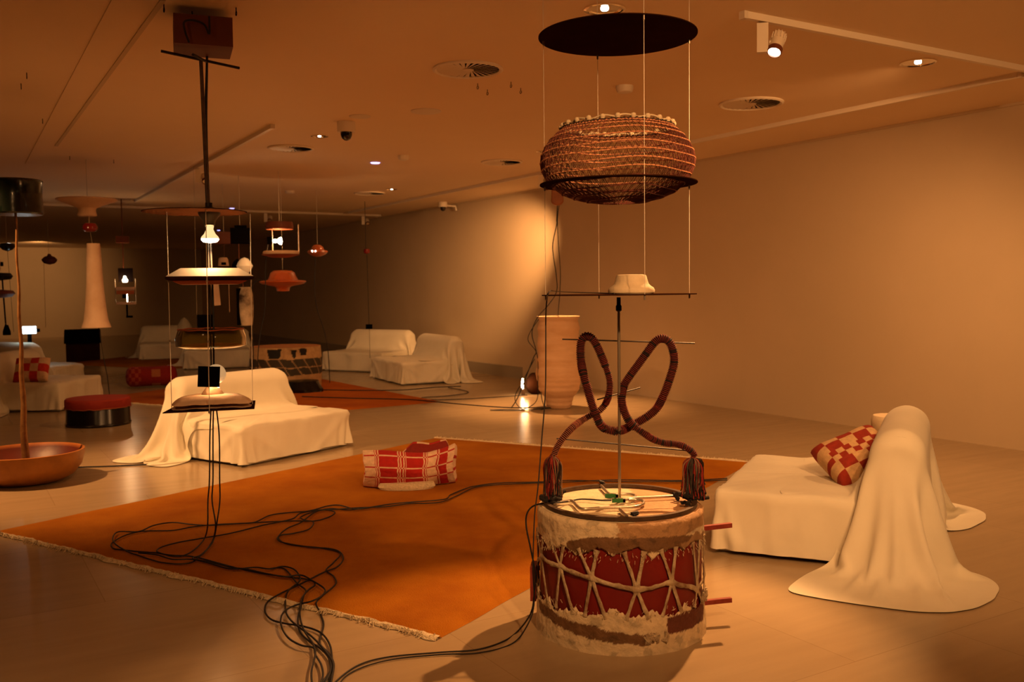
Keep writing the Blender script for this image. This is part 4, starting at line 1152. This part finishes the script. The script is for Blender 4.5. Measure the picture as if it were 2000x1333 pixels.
# ------------------------------------------------------------------ bowl with pole and green vessel at far left
bb = floor_d(54, 7.55); kb = 7.55/FPX; baz = AZ(bb)
zr_ = up(bb, 881)
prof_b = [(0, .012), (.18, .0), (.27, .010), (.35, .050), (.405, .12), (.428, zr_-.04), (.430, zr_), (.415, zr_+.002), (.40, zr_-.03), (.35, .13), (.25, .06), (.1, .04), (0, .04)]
M['bowl'] = mat('orange_wood', (1, 1, 1), .45, attr=True, var=.7, scale=6, bump=.1, bscale=20)
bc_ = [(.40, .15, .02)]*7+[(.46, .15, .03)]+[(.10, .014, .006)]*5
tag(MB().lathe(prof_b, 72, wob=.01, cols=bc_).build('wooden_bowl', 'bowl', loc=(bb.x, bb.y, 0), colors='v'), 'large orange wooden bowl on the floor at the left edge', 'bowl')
zt_ = up(bb, 420)
pole = MB(); n = 40
pole.tube([(.004*math.sin(k*.7), .0, .045+(zt_-.045)*k/n) for k in range(n+1)], [.024*(1-k/n)**1.8+.0085+.0009*math.sin(k*2.1) for k in range(n+1)], 14)
M['polem'] = mat('gilded_pole', (.34, .17, .06), .4, metal=.5, var=(.20, .09, .03), scale=18)
tag(pole.build('tapering_pole', 'polem', loc=(bb.x-.01, bb.y, 0)), 'tall tapering brown pole standing in the wooden bowl', 'pole')
hz = up(bb, 352)-zt_
tag(MB().lathe([(0, 0), (.186, 0), (.195, .012), (.192, .06), (.188, .15), (.190, hz-.02), (.196, hz-.008), (.19, hz), (.175, hz-.01), (.17, .03), (0, .02)], 64, wob=.012).build('green_vessel', 'greengloss', loc=(bb.x, bb.y, zt_+.001)), 'glossy dark green cylindrical vessel balanced on top of the pole', 'vessel')

# ottoman drum
ob = on(193, 829); ko = dep(ob)/FPX; oaz = AZ(ob)
t = thing('low_drum_stool', 'low black drum stool with a dark red top between bowl and left sofa', 'stool', ob, oaz)
R_ = 59*ko; ztp = up(ob, 777)
MB().lathe([(R_*1.0, 0), (R_*1.02, .02), (R_*.99, .04), (R_*.97, ztp*.85), (R_*.95, ztp*.9)], 64, wob=.006).build('drum_body', 'blackgloss', t)
mb = MB(); N = 120
for j, (r_, z) in enumerate(((R_*1.0, .0), (R_*1.015, .4), (R_*1.01, .85), (R_*.97, 1.0), (R_*.5, 1.01), (0, 1.01))):
    for i in range(N):
        a_ = 2*math.pi*i/N; zz = (ztp*.66+.012*fbm((math.cos(a_)*3, math.sin(a_)*3, 1)))*(1-z)+ztp*z; mb.addv((r_*math.cos(a_), r_*math.sin(a_), zz))
for j in range(5):
    for i in range(N): l = (i+1) % N; mb.f.append((j*N+i, j*N+l, (j+1)*N+l, (j+1)*N+i))
mb.build('red_top', 'redfelt', t)
mb = MB(); mb.tube([(R_*1.015*math.cos(2*math.pi*i/N), R_*1.015*math.sin(2*math.pi*i/N), ztp*.66+.012*fbm((math.cos(2*math.pi*i/N)*3, math.sin(2*math.pi*i/N)*3, 1))) for i in range(N)], .006, 6, closed=True); mb.build('stitched_hem', 'copper', t)

# terracotta pot
pb_ = on(1092, 797); kp = dep(pb_)/FPX
zp = [(803, 20), (796, 22), (786, 24), (775, 30), (762, 37), (748, 42), (735, 44), (720, 43.5), (705, 42), (690, 41.5), (672, 40), (655, 40), (640, 39), (628, 38.5), (619, 39.5)]
prof_p = []
for y, r_ in zp: prof_p.append((r_*kp, max(0, up(pb_, y)) if y < 800 else 0))
def dense(p, n):
    out = []
    for (r0, z0), (r1, z1) in zip(p[:-1], p[1:]):
        for k in range(n): out.append((r0+(r1-r0)*k/n, z0+(z1-z0)*k/n))
    return out+[p[-1]]
dp = dense(prof_p, 6); H0 = dp[-1][1]
dp = [(r_+.010*math.sin(z/H0*2*math.pi*6)**3+.006*abs(math.sin(z*23)), z) for r_, z in dp]
rim_r = dp[-1][0]
dp = [(0, 0)]+dp+[(rim_r+.008, H0+.006), (rim_r-.03, H0+.004), (rim_r-.05, H0-.03), (rim_r-.06, .3), (0, .1)]
tag(MB().lathe(dp, 72, wob=.012).build('terracotta_pot', 'terra', loc=(pb_.x, pb_.y, 0)), 'tall ridged terracotta pot standing on the floor behind the drum rods', 'pot')
# wooden tongue piece on cords above the pot
wp_ = V((pb_.x, pb_.y, 0)); zc = up(wp_, 385); waz = AZ(wp_)
t = thing('wooden_tongue_piece', 'brown wooden tongue-shaped piece hanging over the pot beside the basket', 'hanging ornament', (wp_.x, wp_.y, zc), waz)
mb = MB(); hw = 12*kp
def tg(side):
    out = []
    for k in range(15):
        a_ = math.pi*k/14; out.append((math.cos(a_)*hw, -.05-math.sin(a_)*.055))
    return out
outl = [(hw*.9, .10)]+[(x, z) for x, z in tg(0)]+[(-hw*.9, .10)]; n = len(outl)
for y, s_ in ((-.05, .85), (-.035, 1), (.035, 1), (.05, .85)):
    for x, z in outl: mb.addv((x*s_, y, z*s_))
for j in range(3):
    for i in range(n): l = (i+1) % n; mb.f.append((j*n+i, j*n+l, (j+1)*n+l, (j+1)*n+i))
mb.f.append(tuple(reversed(range(n)))); mb.f.append(tuple(range(3*n, 4*n)))
mb.build('wood_body', 'brownleather', t); MB().tube([(0, 0, .08), (0, 0, CEIL-zc)], .0015, 6).build('wire', 'steel', t)
def wz(py): return up(wp_, py)-zc
k_ = kp
MB().tube(smooth_path([(0.0, 0, wz(402)), (-.01, 0, wz(430)), (-.012, 0, wz(440)), (-.06, 0, wz(475)), (-.055, 0, wz(500)), (-.02, 0, wz(540)), (-.02, -.02, wz(570)), (-.12, -.05, wz(595)), (-.26, -.05, wz(620)), (-.33, -.08, wz(650)), (-.28, -.1, wz(685)), (-.32, -.1, wz(700)), (-.50, -.1, wz(770)), (-.60, -.1, -zc+.01)], 8), .006, 6).build('cable', 'cord', t)
MB().tube(smooth_path([(0.02, 0, wz(402)), (.0, 0, wz(430)), (.01, 0, wz(480)), (.03, 0, wz(530)), (.02, 0, wz(575)), (.0, 0, wz(610)), (.0, 0, wz(640))], 8), .005, 6).build('cable', 'cord', t)
MB().tube(smooth_path([(-.24, -.05, wz(622)), (-.38, -.1, wz(660)), (-.27, -.1, wz(690)), (-.26, -.14, wz(740)), (-.28, -.16, wz(780)), (-.45, -.2, -zc+.008), (-.62, -.2, -zc+.008), (-.85, -.25, -zc+.008), (-.5, -.3, -zc+.008), (-.1, -.1, -zc+.008)], 8), .005, 6).build('cable', 'cord', t)
MB().tube(smooth_path([(-.30, -.1, wz(700)), (-.44, -.1, wz(740)), (-.55, -.1, wz(775)), (-.45, -.2, -zc+.01), (-.20, -.2, -zc+.01), (-.22, -.1, wz(770)), (-.23, -.1, wz(700)), (-.22, -.1, wz(640))], 8), .005, 6).build('cable', 'cord', t)
# lit bulb in a dark vessel on the floor left of the pot
q = on(1022, 772); kq = dep(q)/FPX
t = thing('floor_lamp_vessel', 'dark vessel with a lit tube bulb on the floor left of the pot', 'floor lamp', q, AZ(q))
MB().tube([(-.01, 0, .09), (-.01, 0, .17), (-.004, 0, .235)], [.016, .018, .012], 12).build('lit_bulb', 'bulb', t)
MB().lathe([(.05, .0), (.10, .03), (.135, .11), (.12, .22), (.07, .29), (.05, .30)], 32, c=(.17, .12, 0)).build('vessel', 'platebrown', t)
MB().box((0, 0, .035), (.05, .05, .10)).build('socket', 'rodsteel', t, smooth=False)
point('floor_bulb_light', (q.x-.03, q.y-.12, .2), 3.0, .03)

# dark low stool behind the right sofa
s0 = on(1742, 872, 0.05); s0 = floor_d(1742, 7.2)
t = thing('round_stool', 'dark round stool with a beige top behind the right sofa', 'stool', s0, AZ(s0))
zts = up(s0, 812)
MB().lathe([(.13, 0), (.14, .02), (.13, zts*.7)], 40).build('body', 'blackgloss', t)
MB().lathe([(.13, zts-.13), (.152, zts-.125), (.156, zts-.03), (.14, zts), (0, zts+.004)], 40).build('seat', 'ceramic', t)

# ------------------------------------------------------------------ far drum
b2 = floor_d(560, 14.8); k2 = 14.8/FPX; R2 = 68*k2; h2 = up(b2, 676)
t = thing('patched_drum', 'large cream and black hide drum behind the left sofa', 'drum', b2, AZ(b2))
mb = MB(); N = 240; RW = 60
def c2(th, f):
    if f > .72:
        for (a0, a1, f0, f1) in ((-.55, -.12, .74, .96), (.12, .30, .75, .95), (.36, .62, .80, .96)):
            sl = (th-a0)/(a1-a0)
            if a0+(.96-f)*.35 < th < a1-(.96-f)*.2 and f0 < f < f1: return (.006, .005, .004)
        return (.50, .32, .15)
    if f > .34: return (.045, .035, .02) if abs(math.sin(th*9+f*7)) > .13 and abs(f-.52) > .012 else (.40, .25, .12)
    if f > .20: return (.48, .30, .14)
    return (.006, .005, .004) if -.1 < th < .55 and f < .17 else (.46, .29, .13)
for j in range(RW+1):
    for i in range(N):
        a_ = 2*math.pi*i/N; th = (a_+math.pi) % (2*math.pi)-math.pi; f = j/RW
        r_ = R2*(1-.02*math.cos(f*6)); mb.addv((math.sin(a_)*r_, -math.cos(a_)*r_, f*h2), c2(th, f+.02*fbm((th*3, 0, 0))))
for j in range(RW):
    for i in range(N): l = (i+1) % N; mb.f.append((j*N+i, j*N+l, (j+1)*N+l, (j+1)*N+i))
mb.build('hide_wall', 'hide', t, colors='v', angle=180)
mb = MB(); mb.cur = (.46, .20, .08); mb.lathe([(R2*.985, h2), (R2*.6, h2+.006), (0, h2+.006)], 64); mb.build('drum_head', 'hide', t, colors='v')
# ragged black piece at its foot
p = floor_d(595, 14.0)
tag(MB().lathe([(.30, 0), (.31, .06), (.26, .12), (.24, .17), (0, .18)], 28, wob=.25).build('black_hide_bundle', 'blackgloss', loc=p), 'crumpled black bundle on the floor in front of the patched drum', 'bundle')

# ------------------------------------------------------------------ hanging pieces further back
def base_at(px, d, pyref=572): 
    p = atd(px, pyref, d); return V((p.x, p.y, 0))
class Hang:
    def __init__(s, name, label, cat, px, d, grp=None, pyref=572):
        s.b = base_at(px, d, pyref); s.k = d/FPX; s.t = thing(name, label, cat, (s.b.x, s.b.y, CEIL), AZ(s.b), grp); s.px = px
    def z(s, py): return up(s.b, py)-CEIL
    def x(s, px, py=None): return (px-s.px)*s.k
    def wire(s, px, y0, y1, r=1.0, mtl='steel', name='wire'):
        return MB().tube([(s.x(px[0] if isinstance(px, tuple) else px), 0, s.z(y0) if y0 is not None else 0), (s.x(px[1] if isinstance(px, tuple) else px), 0, s.z(y1))], r*s.k/1.6, 6).build(name, mtl, s.t)
    def lathe(s, rows, name, mtl, px=None, segs=36, **kw):
        return MB().lathe([(r*s.k, s.z(y)) for y, r in rows], segs, c=(s.x(px) if px else 0, kw.pop('y', 0), 0), **kw).build(name, mtl, s.t)
    def box(s, x0, y0, x1, y1, name, mtl, dp_=.1, y=0, rz=0):
        return MB().box((s.x((x0+x1)/2), y, (s.z(y0)+s.z(y1))/2), ((x1-x0)*s.k, dp_, s.z(y0)-s.z(y1)), rz=rz).build(name, mtl, s.t, smooth=False)
# clay hat, red bead and long horn
h = Hang('clay_horn_lamp', 'pale clay dish, red bead and long clay horn hanging above the low stool', 'hanging lamp', 188, 11.3)
h.wire(178, None, 390, .7)
h.lathe([(388, 0.1), (389, 54), (391, 56), (394, 50), (399, 36), (404, 24), (407, 17), (412, 15.5), (421, 17.5), (423, 16), (423, .1)], 'clay_dish', 'clay', 177, 48)
h.wire(180, 422, 437, 1.2, 'clay', 'neck')
h.lathe([(435, 1), (437, 11), (443, 14), (449, 13.5), (453, 9), (453.5, .5)], 'glazed_bead', 'redgloss', 181)
h.wire((181, 184), 453, 476, .6)
h.lathe([(476, .3), (476, 12), (500, 13.2), (530, 14.5), (560, 15.8), (590, 18), (610, 20), (625, 22), (634, 25), (640, 27), (640, 25)], 'clay_horn', 'clay', 186, 40, wob=.02)
h.wire((190, 197), 640, 700, .8, 'cord', 'cable')
MB().tube([(h.x(197), 0, h.z(700)), (h.x(203), 0, h.z(740)), (h.x(208), .1, -CEIL+.01)], .005, 6).build('cable', 'cord', h.t)
# dark hat shape far left
h = Hang('dark_hanging_pendant', 'small dark hat-shaped pendant before the back wall at left', 'hanging lamp', 99, 20)
h.wire(98, None, 498, .5); h.lathe([(496, .2), (497, 3), (500, 4), (502, 9), (507, 14), (511, 13), (515, 9), (517, 1)], 'shade', 'boxbrown', 99)
h.wire((89, 88), 512, 640, .5, 'boxbrown', 'cable')
# left edge stack
h = Hang('hanging_saucer_stack', 'stack of dark saucers on a black stem at the far left edge', 'hanging sculpture', 10, 14)
h.wire(16, None, 476, .6)
h.lathe([(474, .3), (476, 12), (482, 14), (488, 9), (491, 1)], 'top_disc', 'blackgloss', 17)
h.wire((17, 22), 490, 650, .6, 'cord', 'cable')
h.box(-3, 508, 4, 528, 'clay_block', 'clay', .12); h.box(4, 512, 9, 520, 'socket', 'dark', .06)
h.lathe([(533, .5), (534, 18), (540, 22), (546, 18), (548, 3)], 'black_saucer', 'blackgloss', 3)
h.lathe([(566, .5), (568, 20), (574, 24), (580, 18), (582, 3)], 'brown_saucer', 'boxbrown', 4)
h.wire((6, 9), 546, 640, 2.2, 'dark', 'stem'); h.lathe([(635, 3), (648, 7), (655, 7)], 'stem_foot', 'dark', 10)
# stack lamp at x 245
h = Hang('framed_lamp_stack', 'small hanging lamp with black panel and tiny lit bulb over framed trays at left', 'hanging lamp', 246, 16)
h.box(231, 462, 255, 475, 'ceiling_box', 'boxbrown', .2); h.wire(243, 475, 524, 1.6, 'boxbrown', 'rod'); h.wire(243, None, 462, 1.6, 'boxbrown', 'rod')
h.box(233, 524, 260, 551, 'black_panel', 'dark', .03, y=.05)
h.lathe([(539, .2), (540, 2), (542.5, 2.2), (544, 3), (547, 5), (551, 4.5), (552, .2)], 'lit_bulb', 'bulb', 245, 16)
h.box(228, 561, 262, 567, 'upper_tray', 'clay', .3); h.box(229, 568, 261, 575, 'copper_tray', 'copper', .28); h.box(239, 574, 247, 583, 'socket', 'dark', .06)
h.box(228, 590, 264, 595, 'lower_tray', 'clay', .3)
h.lathe([(575, .8), (590, .8)], 'bulb_stem', 'bulb', 248, 8)
for px in (227, 264): h.wire(px, 545, 592, 1.2, 'steel', 'rod')
h.wire(247, 595, 620, 2.6, 'dark', 'stem'); h.box(245, 617, 257, 621, 'foot_plate', 'dark', .1)
pq = h.b; point('small_bulb_light', (pq.x-cF.x*.1, pq.y-cF.y*.1, up(pq, 548)), 6, .03)
# copper stand-alone tiered lamp at x 553
h = Hang('tiered_disc_lamp', 'hanging lamp with a lit bulb between two dark discs, left of the orange pendant', 'hanging lamp', 552, 12.6)
h.lathe([(434, .3), (434, 25), (444, 27), (446, 26), (446, .3)], 'top_drum', 'boxbrown', 549); h.lathe([(446.5, 26), (448.5, 26), (448.5, .3)], 'copper_edge', 'copper', 549)
h.wire(549, None, 434, .8)
for px, y0 in ((535, 448), (585, 438)): h.wire(px, y0, 494, 1.6, 'clay', 'rod')
h.box(525, 463, 535, 477, 'socket', 'dark', .07)
mb = MB(); mb.lathe([(.4*h.k, 0), (3.4*h.k, 3*h.k), (3.6*h.k, 6*h.k), (2.6*h.k, 9*h.k), (6*h.k, 13*h.k), (7.5*h.k, 17*h.k), (5*h.k, 18*h.k), (.2*h.k, 19*h.k)], 20)
mb.v = [(h.x(535)+p[2], p[1], h.z(471)+p[0]) for p in mb.v]; mb.build('lit_bulb', 'bulb', h.t)
h.lathe([(490, .3), (490.5, 33), (494, 35), (497, 34), (497.5, .3)], 'lower_disc', 'clay', 551, 48); h.lathe([(497.6, 37), (499, 34), (503, 18), (503.2, .3)], 'disc_underside', 'copper', 550, 48)
MB().tube(smooth_path([(h.x(526), 0, h.z(478)), (h.x(521), .0, h.z(520)), (h.x(518), 0, h.z(600)), (h.x(508), 0, h.z(650)), (h.x(502), 0, h.z(700)), (h.x(500), .1, -CEIL+.01)], 8), .006, 6).build('cable', 'cord', h.t)
pq = base_at(545, 12.6); point('tier_bulb_light', (pq.x, pq.y, up(pq, 471)), 24, .04)
# orange plastic pieces
h = Hang('orange_pendant', 'small translucent orange pendant lamp with pinpoint lights', 'hanging lamp', 622, 15)
h.wire(622, None, 478, .4)
h.lathe([(478, .3), (479, 6), (483, 11), (488, 12.5), (490, 19), (493, 20), (497, 16), (501, 8), (502, .3)], 'shade', 'orangeplastic', 622)
for px in (612, 618): h.lathe([(490, .2), (491.5, 1.6), (493.5, .2)], 'pin_light', 'lens', px, 8, y=-.17)
MB().tube(smooth_path([(h.x(618), 0, h.z(500)), (h.x(615), 0, h.z(560)), (h.x(618), 0, h.z(600)), (h.x(632), 0, h.z(650)), (h.x(638), 0, h.z(690)), (h.x(640), .1, -CEIL+.01)], 8), .006, 6).build('cable', 'cord', h.t)
h = Hang('orange_vessel', 'translucent orange hat-shaped vessel hanging below the tiered disc lamp', 'hanging vessel', 553, 13.5)
h.wire(553, None, 529, .4)
h.lathe([(528, .3), (529, 17), (533, 23), (541, 26), (547, 29), (549, 44), (551, 45), (555, 40), (560, 16), (563, 13), (569, 12), (570, .3)], 'vessel_body', 'orangeplastic', 553, 48)
MB().tube(smooth_path([(h.x(512), 0, h.z(546)), (h.x(500), 0, h.z(552)), (h.x(491), 0, h.z(575)), (h.x(492), 0, h.z(620)), (h.x(494), 0, h.z(680)), (h.x(492), .1, -CEIL+.01)], 8), .006, 6).build('cable', 'cord', h.t)
h = Hang('red_bead_pendant', 'tiny red bead on a long cord with a black plug above the left back sofa', 'hanging ornament', 718, 17)
h.wire(716, None, 487, .8, 'cord', 'cord'); h.lathe([(485, .5), (487, 5.5), (491, 6.5), (495, 5.5), (497, .5)], 'bead', 'redgloss', 718); h.wire((718, 719.5), 496, 634, .8, 'cord', 'cord')
h.box(713, 634, 726, 643, 'plug', 'dark', .07); h.wire(720, 643, 700, .5, 'cord', 'cord')
# speaker box, opal globe and spotted cylinder
h = Hang('black_box_globe_lamp', 'black box over a pale globe and a spotted hide cylinder, hanging far back', 'hanging sculpture', 476, 13)
h.wire(472, None, 446, .8); h.box(454, 446, 492, 476, 'black_box', 'dark', .2); h.box(462, 441, 485, 448, 'box_lid', 'dark', .14); h.wire(469, 476, 512, 1.0, 'boxbrown', 'cord')
h.lathe([(503, .3), (506, 7), (512, 12), (520, 15.5), (528, 12), (534, 7), (537, .3)], 'opal_globe', 'opal', 479, 36)
mb = MB(); mb.lathe([(0, -.03), (17*h.k, -.03), (17*h.k, 0), (0, 0)], 32); mb.v = [(h.x(472)+p[0], .12+p[2], h.z(521)+p[1]) for p in mb.v]; mb.build('back_disc', 'dark', h.t)
h.wire(475, 537, 562, .8, 'boxbrown', 'cord')
h.lathe([(561, .3), (561, 11), (575, 14), (600, 15), (620, 14), (636, 12), (637, .3)], 'hide_cylinder', 'fur', 479, 30, wob=.05); h.box(462, 563, 471, 635, 'black_board', 'dark', .02, y=-.05)
h = Hang('brown_box_lamp', 'brown box with a pale shade, clay flap and small dark display, hanging behind the tray', 'hanging sculpture', 438, 14)
h.wire(440, None, 454, .8); h.box(420, 454, 455, 477, 'wood_box', 'boxbrown', .25); h.wire(440, 477, 504, .6, 'boxbrown', 'cord')
h.lathe([(503, .3), (503.5, 7), (507, 9), (515, 10), (520, 10.5), (521, .3)], 'pale_shade', 'clay', 438); h.box(434, 513, 443, 518, 'display', 'dark', .02, y=-.09)
h.lathe([(522, .3), (522, 14), (525, 14), (525, .3)], 'dark_plate', 'dark', 440)
mb = MB(); z1, z2 = h.z(556), h.z(596)
for y in (-.01, .01):
    for x_, z_ in ((h.x(414), z1), (h.x(428), z1), (h.x(431), z2), (h.x(418), z2-.01)): mb.addv((x_, y, z_))
mb.f += [(0, 1, 2, 3), (7, 6, 5, 4), (0, 4, 5, 1), (1, 5, 6, 2), (2, 6, 7, 3), (3, 7, 4, 0)]; mb.build('clay_flap', 'clay', h.t, smooth=False)
h.wire(424, 525, 556, .6, 'boxbrown', 'cord'); h.wire(447, 525, 610, .8, 'clay', 'cord')
h = Hang('black_screen_panel', 'dark square panel hanging just above the amber glass dish', 'panel', 398, 12)
h.wire((386, 384), None, 615, .4); h.box(384, 615, 415, 640, 'panel', 'dark', .04)
# glowing projector and low dark furniture
p = floor_d(62, 14.6); z_ = up(p, 655)
t = thing('projector', 'bright glowing projector on a stand above the far left sofa', 'projector', (p.x, p.y, 0), AZ(p)); k = 14.6/FPX
MB().box((0, 0, up(p, 645)), (24*k, .15, 14*k)).build('glowing_front', 'screen', t, smooth=False)
for s_ in (-1, 1): MB().lathe([(0, -.03), (4.5*k, -.025), (4.5*k, .025), (0, .03)], 16, c=(s_*14*k, 0, up(p, 646))).build('side_knob', 'dark', t)
MB().tube([(0, 0, 0), (0, 0, up(p, 653))], .03, 10).build('stand_post', 'dark', t)
p = floor_d(163, 21); t = thing('low_black_seat', 'low black seat far back under the clay horn', 'seat', (p.x, p.y, 0), AZ(p)); k = 21/FPX
MB().box((0, 0, up(p, 657)), (66*k, .6, 26*k), taper=.96).build('cushion', 'dark', t, smooth=False)
MB().box((0, 0, up(p, 670)/2), (60*k, .5, up(p, 668))).build('base', 'platebrown', t, smooth=False)
p = floor_d(362, 22); tag(MB().lathe([(.20, 0), (.21, up(p, 650)), (.16, up(p, 636)), (.07, up(p, 624)), (0, up(p, 620))], 28, wob=.05).build('sheeted_cone', 'cloth', loc=p), 'small pale sheeted cone far back left of the hanging black square', 'covered object')
